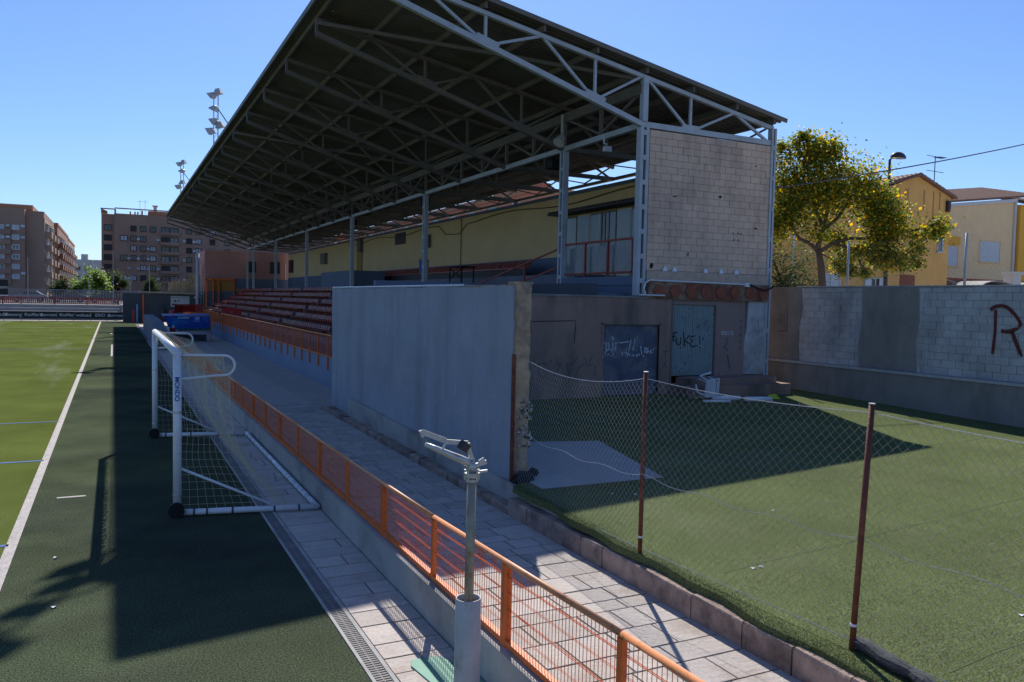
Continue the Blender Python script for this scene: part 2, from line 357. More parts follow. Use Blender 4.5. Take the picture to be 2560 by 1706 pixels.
# turf seams
for (xa, ya), (xb, yb) in (((5.9, 6.6), (19.6, 8.3)), ((8.1, 10.35), (19.6, 11.2)), ((6.1, 4.1), (19, 5.3))):
    pts = [(xa+(xb-xa)*t/20, ya+(yb-ya)*t/20+.02*math.sin(t*1.7), 0) for t in range(21)]
    mb = MB()
    for p, q in zip(pts, pts[1:]): mb.beam((p[0], p[1], ZT(p[1])+.005), (q[0], q[1], ZT(q[1])+.005), .014, .004)
    struct('turf_seam', mb, 'turf_side', st)
# blades standing up along the turf's edge and in the near field: nobody could count them
mb = MB()
def blade(x, y, z, h):
    a = random.uniform(0, 6.28); l = random.uniform(.2, .9)*h; w = .0035
    mb.add([(x-w*math.sin(a), y+w*math.cos(a), z), (x+w*math.sin(a), y-w*math.cos(a), z), (x+l*math.cos(a), y+l*math.sin(a), z+h*.9)], [(0, 1, 2)])
for k in range(26000):
    y = random.uniform(1.5, 10.8); e = 5.40+.03*math.sin(y*2.1)+.025*math.sin(y*5.3+1)
    x = e+abs(random.gauss(0, .10)) if random.random() < .4 else random.uniform(e, 9+y*.25)
    blade(x, y, ZT(y)+.002, random.uniform(.012, .024))
tag(build('turf_blades', mb, 'blade'), 'loose green plastic blades standing up from the small turf pitch', 'turf', kind='stuff')
struct('concrete_pad', MB().prism([(5.75, 10.42, ZT(10.42)+.01), (7.98, 10.42, ZT(10.4)+.01), (8.62, 13.35, ZT(13.35)+.01), (5.8, 14.0, ZT(14)+.01)], (0, 0, .012)), 'pad')
# dry leaves and litter
for x, y in ((6.35, 6.6), (6.42, 6.62), (7.9, 4.6), (9.4, 5.2), (6.6, 9.8), (6.9, 9.7), (8.3, 8.3), (-.55, 9.55), (-.62, 11.3)):
    z = ZT(y) if x > 5 else .002; a = random.uniform(0, 6)
    mb = MB().add([(x, y, z+.008), (x+.06*math.cos(a), y+.06*math.sin(a), z+.02), (x+.07*math.cos(a+.7), y+.07*math.sin(a+.7), z+.01), (x+.03*math.cos(a+1.4), y+.03*math.sin(a+1.4), z+.025)], [(0, 1, 2), (0, 2, 3)])
    lb = {(6.35, 6.6): 'left one of two pale dry leaves lying behind the first rusty post', (6.42, 6.62): 'right one of two pale dry leaves lying behind the first rusty post', (7.9, 4.6): 'pale dry leaf on the side turf right of the nearest rusty post', (9.4, 5.2): 'pale dry leaf on the side turf at the right picture edge', (6.6, 9.8): 'pale dry leaf at the shadow edge beside the concrete pad, left of a pair', (6.9, 9.7): 'pale dry leaf at the shadow edge beside the concrete pad, right of a pair', (8.3, 8.3): 'pale dry leaf in the middle of the sunlit side turf', (-.55, 9.55): 'pale scrap of litter on the margin turf near the mast shadow', (-.62, 11.3): 'pale scrap of litter on the margin turf below the short white mark'}[(x, y)]
    tag(build('dry_leaf' if x > 5 else 'litter', mb, 'white_paint'), lb, 'leaf' if x > 5 else 'litter', 'dry leaves scattered on the side turf' if x > 5 else 'scraps on the margin turf')

# ================================================================== NEAR WALLS AND FENCES
o = tag(build('low_wall', B((2.9, -2, -.05), (3.1, 92, .385)), 'concrete'), 'low grey concrete wall carrying the orange railing along the walkway', 'wall')
# free-standing grey wall
W = thing('screen_wall', (5.7, 17, .1), 'tall grey plastered free-standing wall between walkway and small turf pitch', 'wall')
mb = MB(); ny, nz = 46, 14; Yw = [11.22+(22.8-11.22)*k/ny for k in range(ny+1)]; Zw = [.1+(3.56-.1)*k/nz for k in range(nz+1)]
def wob(y, z): return .006*math.sin(y*1.7+z)+.005*math.sin(y*4.1-z*2.3)
vs = [(5.60+wob(y, z), y, z+(.012*math.sin(y*2.3) if k == nz else 0)) for y in Yw for k, z in enumerate(Zw)]
fs = [(a*(nz+1)+b, a*(nz+1)+b+1, (a+1)*(nz+1)+b+1, (a+1)*(nz+1)+b) for a in range(ny) for b in range(nz)]
mb.add(vs, fs); mb.box((5.606, 11.225, .1), (5.80, 22.8, 3.555))
build('plaster_face', mb, 'plaster', W)
# eroded end pier: stack of uneven lumps
mb = MB(); z = .1
while z < 3.6:
    h = random.uniform(.10, .22); z1 = min(z+h, 3.6)
    mb.box((5.62+random.uniform(0, .02), 11.16+random.uniform(0, .015), z), (5.885+random.uniform(-.02, .01), 11.5, z1)); z = z1
build('end_pier', mb, 'plaster_old', W)
mb = MB()
for k in range(70):
    z = random.uniform(1.0, 1.75); x = random.uniform(5.66, 5.9); s = random.uniform(.02, .05)
    mb.box((x, 11.135, z), (x+s, 11.2, z+s))
build('rubble_patch', mb, 'rubble', W)
build('cap_stones', MB().box((5.62, 11.18, 3.6), (5.92, 11.46, 3.63)).box((5.6, 11.5, 3.56), (5.78, 13.2, 3.585)), 'plaster_old', W)
for k in range(9):
    y = 13.25+k*1.06
    build('cap_flashing', MB().box((5.61, y, 3.565), (5.82, y+1.045, 3.592+.003*(k % 2))).tube([(5.605, y, 3.588+.003*(k % 2)), (5.605, y+1.045, 3.588+.003*(k % 2))], .02, 8), 'white_goal', W)
for k in range(26):
    y = random.uniform(11.6, 14.6); z = random.uniform(.8, 1.8)
    build('chip', MB().poly([(5.588, y, z), (5.588, y-random.uniform(.01, .03), z), (5.588, y-.012, z+random.uniform(.03, .09))]), 'white_paint', W)
# dark sack and fallen cloth at its foot
def lump(name, c, r, m, label, cat, sq=(1, 1, 1), seed=1):
    rnd = random.Random(seed); mb = MB(); n, k = 10, 6; vs = []; fs = []
    for i in range(k+1):
        t = math.pi*i/k
        for j in range(n):
            a = 2*math.pi*j/n; q = 1+rnd.uniform(-.18, .18)
            vs.append((c[0]+r*sq[0]*q*math.sin(t)*math.cos(a), c[1]+r*sq[1]*q*math.sin(t)*math.sin(a), c[2]+r*sq[2]*(1-math.cos(t))*q))
    fs = [(i*n+j, i*n+(j+1) % n, (i+1)*n+(j+1) % n, (i+1)*n+j) for i in range(k) for j in range(n)]
    mb.add(vs, fs); return tag(build(name, mb, m, smooth=True), label, cat)
lump('bin_bag', (5.72, 10.98, .39), .17, 'rubber', 'black crumpled sheet draped over the kerb at the end of the grey wall', 'sheet', (1.1, .9, .75), 3)
lump('ball', (5.99, 11.2, .5), .10, 'rubber', 'small black rag lying on the concrete pad beside the wall end', 'rag', (1, .8, .8), 5)

# orange railing: sloping top rail, posts, welded mesh
def ztop(y):
    P = [(-5, 1.30), (3.5, 1.19), (6, 1.09), (9.5, 1.02), (23, .93), (95, .9)]
    for (a, za), (b, zb) in zip(P, P[1:]):
        if y <= b: return za+(zb-za)*(y-a)/(b-a)
    return .9
RL = thing('mesh_railing', (3.0, 20, .385), 'long orange metal railing with welded mesh on the low wall', 'railing')
PY = [6.02+1.73*k for k in range(-3, 14)]
for i, y in enumerate(PY):
    main = (i-3) % 2 == 0; zt = ztop(y)-.004
    if main:
        build('post', MB().box((2.965, y-.045, .385), (3.025, y-.004, zt+.005)).box((2.965, y+.004, .385), (3.025, y+.045, zt+.005)), 'orange', RL)
    else: build('post', B((2.975, y-.03, .40), (3.02, y+.03, zt-.02)), 'orange', RL)
for k in range(0, len(PY)-1, 2):
    a, b = PY[k], PY[min(k+2, len(PY)-1)]
    y0, y1 = a-.002, b-.008
    build('top_rail', MB().tube([(2.995, y0, ztop(y0)), (2.995, y1, ztop(y1))], .026, 10), 'orange_rail', RL, True)
    y0, y1 = a+.046, b-.046
    build('bottom_rail', MB().beam((2.995, y0, .425), (2.995, y1, .425), .055, .05), 'orange', RL)
    mb = MB(); y = y0+.03; step = .05 if a < 14 else .1; r = .0032 if a < 14 else .005
    while y < y1:
        mb.tube([(2.995, y, .44), (2.995, y, ztop(y)-.02)], r, 4, False); y += step
    for fz in (.2, .42, .64, .84):
        h0, h1 = ztop(y0)-.45, ztop(y1)-.45
        for dx in (-.008, .008): mb.tube([(2.995+dx, y0, .44+h0*fz), (2.995+dx, y1, .44+h1*fz)], .004 if fz in (.42, .84) else .0026, 4, False)
    build('mesh_panel', mb, 'orange', RL, kind='stuff')
# far continuation of the railing behind the goal towards the dugout
mb = MB()
y = PY[-1]
fr = thing('far_railing', (3.0, 40, .385), 'orange railing running on behind the goal towards the blue dugout', 'railing')
build('top_rail', MB().tube([(2.995, PY[-1]+.05, ztop(PY[-1])), (2.995, 50, .92)], .026, 8), 'orange_rail', fr, True)
build('bottom_rail', MB().beam((2.995, PY[-1]+.05, .425), (2.995, 50, .425), .055, .05), 'orange', fr)
for k in range(14):
    build('post', B((2.975, 29.9+k*1.5, .39), (3.02, 29.96+k*1.5, .92)), 'orange', fr)
mb = MB(); y = 28.5
while y < 50: mb.beam((2.995, y, .44), (2.995, y, .92), .008, .008); y += .09
build('mesh_panel', mb, 'orange', fr, kind='stuff')

# chain-link fence in front of the small turf pitch
CF = thing('chain_link_fence', (5.6, 6, .4), 'sagging chain-link fence on rusty posts beside the side turf', 'fence')
P1, P2, P3, P0 = Vector((5.44, 7.49, .42)), Vector((5.68, 4.72, .39)), Vector((5.9, 1.6, .36)), Vector((5.56, 10.98, .3))
T1, T2, T3, T0 = Vector((5.45, 7.49, 2.55)), Vector((5.80, 4.72, 2.52)), Vector((5.95, 1.6, 2.5)), Vector((5.74, 11.05, 2.50))
for a, b in ((P1, T1), (P2, T2), (P3, T3)):
    d = (b-a); po = build('post', MB().tube([a-Vector((0, 0, .1)), b], .026, 12), 'rust', CF, True)
    build('post_cap', MB().tube([b, b+Vector((0, 0, .008))], .029, 12), 'galv', po)
    w = a+d*.10; build('tape_band', MB().tube([w, w+d.normalized()*.022], .0285, 12), 'white_plastic', po)
build('post', MB().box((5.535, 11.06, .2), (5.585, 11.11, 2.5)), 'rust', CF)
def catline(a, b, sag, n=24, wig=0.):
    return [a.lerp(b, t/n)+Vector((0, 0, -sag*4*(t/n)*(1-t/n)))+Vector((random.uniform(-wig, wig),)*2+(random.uniform(-wig, wig),)) for t in range(n+1)]
def fpt(u, h):
    """u 0..3 along wall end, post 1, post 2, post 3; h 0..1 up"""
    seg = min(int(u), 2); t = u-seg
    lo = [P0, P1, P2, P3]; hi = [T0, T1, T2, T3]; sag = (.16, .05, .05)[seg]*4*t*(1-t)
    a = lo[seg].lerp(lo[seg+1], t); b = hi[seg].lerp(hi[seg+1], t); b = b-Vector((0, 0, .07+sag)); a = a+Vector((0, 0, .03))
    belly = .03*math.sin(u*3.1+h*2)*math.sin(h*math.pi)
    return a.lerp(b, h)+Vector((belly, 0, 0))
mb = MB(); cell = .092; seglen = [(P1-P0).length, (P2-P1).length, (P3-P2).length]
def wire_at(s, h):
    q = s; 
    for i in range(3):
        if q <= seglen[i] or i == 2: return fpt(i+min(q/seglen[i], .9999), h)
        q -= seglen[i]
tot = sum(seglen); s = .05; nrow = 44
while s < tot-.1:
    for sg in (1,):
        pts = []
        for k in range(nrow+1):
            off = cell/2 if k % 2 else 0
            p = wire_at(min(s+off, tot), k/nrow); p = p+Vector((.002 if k % 2 else -.002, 0, 0)); pts.append(p)
        mb.tube(pts, .0018, 3, False)
        pts = []
        for k in range(nrow+1):
            off = cell/2 if k % 2 else cell
            p = wire_at(min(s+off, tot), k/nrow); p = p+Vector((-.002 if k % 2 else .002, 0, 0)); pts.append(p)
        mb.tube(pts, .0018, 3, False)
    s += cell
build('link_mesh', mb, 'wire', CF, kind='stuff')
for h, r in ((1, .0042), (.45, .0032), (.03, .0038)):
    for seg in range(3):
        pts = [fpt(seg+min(t/24, .9999), h)+Vector((0, 0, (.02*math.sin(t*.8+seg) if h == .45 else 0))) for t in range(25)]
        build('strain_wire', MB().tube(pts, r, 5), 'galv', CF)
mb = MB()
for k in range(90):
    p = fpt(random.uniform(.02, 2.9), 1); a = random.uniform(0, 6.28)
    mb.tube([p, p+Vector((.01*math.cos(a), .012*math.sin(a), random.uniform(.005, .025)))], .0018, 3, False)
build('wire_twists', mb, 'galv', CF, kind='stuff')

# rolled dark mat at the last post
mb = MB(); n = 14
for k in range(n):
    t0 = k/n; t1 = (k+1)/n
a, b = Vector((5.74, 4.72, .40)), Vector((5.52, 3.2, .38))
mb.tube([a.lerp(b, t/10)+Vector((.012*math.sin(t*2.3), 0, .055+.008*math.sin(t*1.9))) for t in range(11)], [.055+.012*math.sin(t*2.9) for t in range(11)], 9)
mb.add([(5.70, 4.74, .44), (5.96, 4.80, .425), (5.80, 4.1, .425), (5.66, 3.3, .42), (5.60, 3.9, .47), (5.70, 4.5, .50)], [(0, 1, 5), (1, 2, 5), (2, 4, 5), (2, 3, 4)])
tag(build('shade_cloth', mb, 'mat_dark'), 'rolled dark shade cloth lying on the kerb behind the nearest rusty post', 'cloth')

# ================================================================== SPRINKLER
SP = thing('sprinkler', (2.45, 5.55, 0), 'rain-gun sprinkler on a steel riser rising from a pale concrete tube', 'sprinkler')
mb = MB(); n = 28
def ring(z, r): return [(2.437+r*math.cos(2*math.pi*k/n), 5.55+r*math.sin(2*math.pi*k/n), z) for k in range(n)]
def lathe(mb, rings, n):
    o = len(mb.v)
    for r_ in rings: mb.v += r_
    for i in range(len(rings)-1): mb.f += [(o+i*n+k, o+i*n+(k+1) % n, o+(i+1)*n+(k+1) % n, o+(i+1)*n+k) for k in range(n)]
lathe(mb, [ring(0, .104), ring(.5, .101), ring(1.045, .098), ring(1.05, .094), ring(1.04, .088), ring(.9, .086)], n)
build('base_tube', mb, 'pvc', SP, True)
build('fill', MB().poly(ring(1.0, .09)), 'dark_metal', SP)
build('riser', MB().tube([(2.44, 5.55, .8), (2.447, 5.55, 1.97)], .036, 16), 'pole_metal', SP, True)
build('flange', MB().tube([(2.447, 5.55, 1.95), (2.447, 5.55, 1.972)], .05, 14).tube([(2.447, 5.55, 1.985), (2.447, 5.55, 2.02)], .062, 14), 'galv', SP)
for k in range(5):
    a = k*1.256; build('bolt', MB().tube([(2.447+.055*math.cos(a), 5.55+.055*math.sin(a), 1.96), (2.447+.055*math.cos(a), 5.55+.055*math.sin(a), 2.04)], .009, 6), 'galv', SP)
build('swivel_body', MB().tube([(2.447, 5.55, 2.02), (2.445, 5.55, 2.07), (2.43, 5.55, 2.11)], [.045, .036, .03], 12), 'galv', SP, True)
build('barrel', MB().tube([(2.45, 5.55, 2.08), (2.36, 5.56, 2.125), (2.16, 5.58, 2.215), (2.08, 5.59, 2.25)], [.034, .03, .022, .017], 12), 'galv', SP, True)
build('drive_arm', MB().beam((2.43, 5.53, 2.13), (2.40, 5.53, 2.25), .014, .03).beam((2.40, 5.53, 2.25), (2.22, 5.55, 2.27), .012, .035).beam((2.23, 5.55, 2.275), (2.04, 5.57, 2.35), .012, .04).beam((2.2, 5.55, 2.21), (2.24, 5.55, 2.28), .012, .014), 'galv', SP)
build('spoon', MB().beam((2.05, 5.57, 2.31), (2.03, 5.57, 2.36), .03, .02), 'galv', SP)
build('counterweight', MB().tube([(2.345, 5.53, 2.20), (2.385, 5.53, 2.255)], .047, 12), 'dark_metal', SP)
build('lever', MB().beam((2.46, 5.54, 2.07), (2.56, 5.54, 2.095), .02, .03).beam((2.46, 5.54, 2.02), (2.57, 5.54, 2.025), .018, .018).tube([(2.50, 5.54, 2.1), (2.54, 5.54, 2.12)], .016, 8), 'galv', SP)
build('brake_lever', MB().beam((2.42, 5.54, 2.19), (2.455, 5.54, 2.11), .012, .02), 'galv', SP)
o = build('valve_cover', MB().prism([(2.40, 6.72, .006), (2.44, 6.84, .006), (2.70, 6.80, .006), (2.88, 6.42, .006), (2.87, 5.95, .006), (2.5, 6.0, .006)], (0, 0, .012)), 'green_cover')
tag(o, 'green painted valve cover set in the paving beside the sprinkler base', 'cover')

# ================================================================== GOAL
G = thing('football_goal', (1.7, 16.3, 0), 'white portable football goal with net standing beyond the touchline', 'goal')
gx, ya, yb, gh = .84, 12.78, 20.0, 2.44
pr_ = .06
for y, nm in ((ya, 'near'), (yb, 'far')):
    p = build('post', MB().tube([(gx, y, .05), (gx, y, gh)], pr_, 20), 'white_goal', G, True)
    for z in (.32, 1.55): build('tape_band', MB().tube([(gx, y, z), (gx, y, z+.035)], pr_+.003, 16), 'galv', p)
build('crossbar', MB().tube([(gx, ya-.055, gh), (gx, yb+.055, gh)], pr_, 20), 'white_goal', G, True)
bn, bf = (2.83, 12.38), (2.80, 19.6)
for y, (bx, by) in ((ya, bn), (yb, bf)):
    b = build('base_bar', MB().tube([(gx, y, .06), (bx, by, .06)], .045, 14), 'white_goal', G, True)
    d = Vector((bx-gx, by-y, 0))
    for t in (.11, .2, .38, .68, .86):
        q = Vector((gx, y, .06))+d*t; build('tape_band', MB().tube([q, q+d.normalized()*.03], .048, 12), 'tape', b)
    build('wheel', MB().tube([(gx-.02, y-.115, .115), (gx-.02, y-.055, .115)], .115, 22).tube([(gx-.02, y-.125, .115), (gx-.02, y-.11, .115)], .03, 10), 'rubber', G)
    pts = [(gx+.03, y, gh-.02), (1.45, y, gh-.035)]+[(1.50+.15*math.sin(a), y, gh-.185+.15*math.cos(a)) for a in [math.pi*k/10 for k in range(11)]]+[(1.42, y, gh-.335), (gx+.03, y, gh-.38)]
    build('net_stay', MB().tube(pts, .021, 8), 'white_goal', G, True)
    build('side_brace', MB().tube([(gx+.05, y, .72), (gx+(bx-gx)*.72, y+(by-y)*.72, .075)], .02, 8), 'white_goal', G, True)
rb = build('rear_bar', MB().tube([(bn[0], bn[1], .06), (bf[0], bf[1], .06)], .045, 14), 'white_goal', G, True)
mb = MB()
for k in range(26):
    y = 12.6+k*.262+random.uniform(-.05, .05); x = bn[0]+(bf[0]-bn[0])*k/26
    mb.tube([(x+.047*math.cos(a), y+.03*math.sin(a*.5)*(1 if k % 2 else -1), .06+.047*math.sin(a)) for a in [t*.63 for t in range(11)]], .004, 4, False)
build('net_lashing', mb, 'tape', rb, kind='stuff')
# net: top, back and side panels with sag
mb = MB()
def net(P, nu, nv, r=.0029):
    g = [[P(i/nu, j/nv) for j in range(nv+1)] for i in range(nu+1)]
    for i in range(nu+1): mb.tube(g[i], r, 3, False)
    for j in range(nv+1): mb.tube([g[i][j] for i in range(nu+1)], r, 3, False)
def backp(u, v):
    y = ya+(yb-ya)*u; top = Vector((1.60, y, gh-.2-.10*math.sin(u*math.pi)-.03*math.sin(u*19)))
    bot = Vector((2.42+.06*math.sin(u*11), bn[1]+(bf[1]-bn[1])*u, .03))
    p = top.lerp(bot, v); s = math.sin(v*math.pi)
    return p+Vector((-.34*s+.03*math.sin(u*23+v*5)*s, .04*math.sin(v*9+u*7)*s, -.12*s))
def topp(u, v):
    y = ya+(yb-ya)*u; return Vector((gx+.03+(1.60-gx-.03)*v, y, gh+.03-(.22+.1*math.sin(u*math.pi))*v-.10*math.sin(v*math.pi)*math.sin(u*math.pi)))
net(backp, 58, 20); net(topp, 58, 7)
for y, (bx, by) in ((ya, bn), (yb, bf)):
    def sidep(u, v, y=y, bx=bx, by=by):
        t = Vector((gx+.05+(1.55-gx)*u, y, gh-.03-.15*u)); b = Vector((gx+.05+(2.42-gx-.05)*u, y+(by-y)*.8*u, .06)); s = math.sin(v*math.pi)
        return t.lerp(b, v)+Vector((-.22*u*s+.02*math.sin(v*17)*s, .03*math.sin(u*8+v*6)*s, -.02*s))
    net(sidep, 12, 20, .0021)
build('net', mb, 'net', G, kind='stuff')
# net bunched along the crossbar and stays
mb = MB()
for k in range(230):
    y = ya+.05+(yb-ya-.1)*k/229; x = gx+.045
    mb.tube([(x, y, gh+.045), (x+random.uniform(.02, .06), y+random.uniform(-.05, .05), gh+random.uniform(-.02, .05)), (x+random.uniform(0, .04), y+random.uniform(-.06, .06), gh-random.uniform(.03, .12))], .006, 4, False)
for k in range(60):
    x = gx+.05+random.uniform(0, .6)
    mb.tube([(x, ya+.02, gh-.02), (x+random.uniform(-.06, .06), ya+random.uniform(-.03, .06), gh-random.uniform(.05, .28))], .004, 4, False)
build('net_bunch', mb, 'net', G, kind='stuff')
text('lettering', 'MONDO', .092, (gx-.008, ya-.062, 1.92), (0, 0, -1), (1, 0, 0), 'logo_blue', G, .003)

# ================================================================== GRANDSTAND
Y0, S, NT = 19.09, 4.444, 17
YT = [Y0+S*k for k in range(NT+1)]
GS = thing('grandstand', (12.5, 57, 0), 'long covered grandstand with steel trusses, dark roof and red seats', 'grandstand')
XF, XC, XB = 5.23, 13.53, 18.42
def zb(x): return 10.85+(8.41-10.85)*(x-XF)/(XC-XF) if x < XC else 8.40
def zt(x): return 11.25+(8.86-11.25)*(x-XF)/(XB-XF)
# roof sheet, corrugated along the slope
mb = MB(); p = .21; ya_, yb_ = 18.86, YT[-1]+.45; n = int((yb_-ya_)/p)
xs = [XF-.22, 9.5, 14, XB+.32]
prof = [(0, 0), (.35, 0), (.5, .045), (.85, .045)]
ys_ = [(ya_+p*(k+f), h) for k in range(n) for f, h in prof]+[(ya_+p*n, 0)]
vs = [(x, y, zt(x)+.27+h) for y, h in ys_ for x in xs]; m_ = len(xs)
mb.add(vs, [(i*m_+j, i*m_+j+1, (i+1)*m_+j+1, (i+1)*m_+j) for i in range(len(ys_)-1) for j in range(m_-1)])
build('roof_sheet', mb, 'roof', GS)
mb = MB().beam((XF-.24, ya_-.02, zt(XF-.24)+.29), (XB+.34, ya_-.02, zt(XB+.34)+.29), .05, .12)
build('verge_trim', mb, 'steel_dull', GS)
build('front_gutter', B((XF-.26, ya_, zt(XF)+.20), (XF-.20, yb_, zt(XF)+.36)), 'steel_dull', GS)
PX = [5.30, 6.9, 8.5, 10.2, 11.87, 13.53, 15.2, 16.85, 18.35]
for x in PX: build('purlin', B((x-.035, ya_+.08, zt(x)+.09), (x+.035, yb_-.1, zt(x)+.258)), 'steel_dull', GS)
# trusses: one set of member meshes shared by all
def member(mb, y=0.):
    xs_ = [v[0] for v in mb.v]; zs_ = [v[2] for v in mb.v]; o = ((min(xs_)+max(xs_))/2, 0, min(zs_))
    return mesh_of('member', MB().add([(a-o[0], b, c-o[2]) for a, b, c in mb.v], mb.f), 'steel'), o
mem = []
mem.append(('bottom_chord', *member(MB().beam((XF, 0, zb(XF)), (XC, 0, zb(XC)), .14, .14))))
mem.append(('top_chord', *member(MB().beam((XF, 0, zt(XF)), (XB, 0, zt(XB)), .12, .11))))
mem.append(('rear_chord', *member(MB().beam((XC, 0, 8.42), (XB, 0, 8.40), .13, .16))))
web = [((XF, zb(XF)), (XF, zt(XF)))]
for x in (8.55, 11.88, 15.2): web.append(((x, zb(x)), (x, zt(x))))
for a, b in ((8.6, 6.9), (8.6, 10.2), (11.88, 10.2), (11.88, 13.45), (15.2, 13.6), (15.2, 16.85), (18.3, 16.85)):
    web.append(((a, zb(a)), (b, zt(b))))
for (x0, z0), (x1, z1) in web: mem.append(('web', *member(MB().beam((x0, 0, z0), (x1, 0, z1), .07, .07, (0, 1, 0)))))
for x in (8.6, 11.88, 15.2): mem.append(('gusset', *member(MB().beam((x-.32, -.05, zb(x-.32)+.09), (x+.32, -.05, zb(x+.32)+.09), .02, .18))))
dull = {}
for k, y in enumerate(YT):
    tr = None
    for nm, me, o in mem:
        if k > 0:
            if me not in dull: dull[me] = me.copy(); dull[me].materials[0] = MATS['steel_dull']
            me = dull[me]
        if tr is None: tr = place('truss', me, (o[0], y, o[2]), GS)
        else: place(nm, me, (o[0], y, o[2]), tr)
# diagonal roof bracing
for k in range(NT):
    if k in (0, 4, 8, 12, 16) :
        build('roof_brace', MB().beam((XF, YT[k+1], zt(XF)-.08), (XC, YT[k], zt(XC)-.08), .08, .10), 'steel_dull', GS)
    if k in (4, 8, 12, 16): build('roof_brace', MB().beam((XF, YT[k], zt(XF)-.1), (XC, YT[k+1], zt(XC)-.1), .07, .08), 'steel_dull', GS)
# girder on the column line
build('girder_tie', B((XC-.08, Y0, 8.33), (XC+.08, YT[-1], 8.49)), 'steel', GS)
build('girder_top', B((XC-.09, Y0, 9.28), (XC+.09, YT[-1], 9.58)), 'steel_dull', GS)
gm = [mesh_of('member', MB().beam((0, -S/2, .95), (0, 0, .05), .07, .07, (1, 0, 0)), 'steel_dull'),
      mesh_of('member', MB().beam((0, S/2, .95), (0, 0, .05), .07, .07, (1, 0, 0)), 'steel_dull'),
      mesh_of('member', MB().beam((0, 0, 0), (0, 0, .85), .10, .10), 'steel_dull')]
for k in range(NT):
    for me in gm: place('girder_web', me, (XC, YT[k]+S/2, 8.48), GS)
    if k: place('girder_web', gm[2], (XC, YT[k], 8.48), GS)
# rear girder seen in the gap over the yellow wall
build('rear_tie', B((XB-.06, Y0, 8.34), (XB+.06, YT[-1], 8.46)), 'steel_dull', GS)
rm = [mesh_of('member', MB().beam((0, -S/2, .5), (0, 0, .03), .05, .05, (1, 0, 0)), 'steel_dull'), mesh_of('member', MB().beam((0, S/2, .5), (0, 0, .03), .05, .05, (1, 0, 0)), 'steel_dull')]
for k in range(NT):
    for me in rm: place('girder_web', me, (XB, YT[k]+S/2, 8.46), GS)
    build('rear_brace', MB().beam((XB, YT[k], 8.45), (15.2, YT[k+1], zt(15.2)-.1), .05, .05), 'steel_dull', GS)
# columns: twin channels with battens
def column(x, y, z0, z1, name='column'):
    c = build(name, MB().box((x-.10, y-.14, z0), (x+.10, y-.07, z1)), 'steel', GS)
    build('channel', B((x-.10, y+.07, z0), (x+.10, y+.14, z1)), 'steel', c)
    build('core', B((x-.05, y-.07, z0), (x+.02, y+.07, z1)), 'blue_dado', c)
    z = z0+.55
    while z < z1-.2: build('batten', B((x-.108, y-.066, z-.06), (x-.09, y+.066, z+.06)), 'steel', c); z += .72
    return c
for k in (0, 1, 4, 7, 10, 13, 16, 17):
    # the end column turns its battened side to the camera
    if k == 0:
        c = build('column', B((XC-.14, Y0-.11, 3.55), (XC-.03, Y0+.1, 8.33)), 'steel', GS)
        build('channel', B((XC+.06, Y0-.11, 3.55), (XC+.16, Y0+.1, 8.33)), 'steel', c); build('core', B((XC-.03, Y0-.02, 3.55), (XC+.06, Y0+.06, 8.33)), 'rubber', c)
        z = 3.98
        while z < 8.3: build('batten', B((XC-.03, Y0-.116, z-.07), (XC+.06, Y0-.09, z+.07)), 'steel', c); z += .70
        build('king_post', B((XC-.08, Y0-.10, 8.5), (XC+.09, Y0+.08, 9.72)), 'steel', c)
    else: column(XC, YT[k], 3.6, 8.33)
for k in (0, 4, 7, 10, 13, 17):
    if k == 0:
        c = build('column', B((XB-.10, Y0-.10, .7), (XB-.02, Y0+.08, 8.85)), 'steel', GS)
        build('channel', B((XB+.03, Y0-.10, .7), (XB+.10, Y0+.08, 8.85)), 'steel', c); build('core', B((XB-.02, Y0-.03, .7), (XB+.03, Y0+.05, 8.3)), 'blue_dado', c)
        z = 1.6
        while z < 8.3: build('batten', B((XB-.02, Y0-.108, z-.07), (XB+.03, Y0-.08, z+.07)), 'steel', c); z += .95
    else: build('column', B((XB-.08, YT[k]-.08, 3.8), (XB+.08, YT[k]+.08, 8.4)), 'steel_dull', GS)
# terrace
mb = MB(); prof = [(7.02, .0), (7.02, 1.15), (8.6, 1.15)]
for i in range(6): prof += [(8.6+.8*i, 1.45+.41*i), (9.4+.8*i, 1.45+.41*i)]
prof += [(13.4, 3.86), (18.3, 3.86), (18.3, 0)]
mb.prism([(x, 23.6, z) for x, z in prof], (0, YT[-1]-23.6, 0)); build('terrace', mb, 'terrace', GS)
build('front_wall', B((6.86, 23.3, 0), (7.015, 95, 1.16)), 'blue_front', GS)
build('upper_step', B((16.1, 27, 3.86), (18.28, 62, 4.42)), 'terrace', GS)
build('dado', B((18.12, 23.5, 3.9), (18.28, 95, 5.34)), 'blue_dado', GS)
build('back_wall', B((18.14, 23.6, 5.341), (18.30, 95, 8.02)), 'yellow_wall', GS)
build('wall_coping', B((18.08, 23.6, 8.021), (18.34, 95, 8.16)), 'blue_dado', GS)
build('rear_wall', B((18.301, 19.3, 0), (18.5, 95, 8.02)), 'brown_wall', GS)
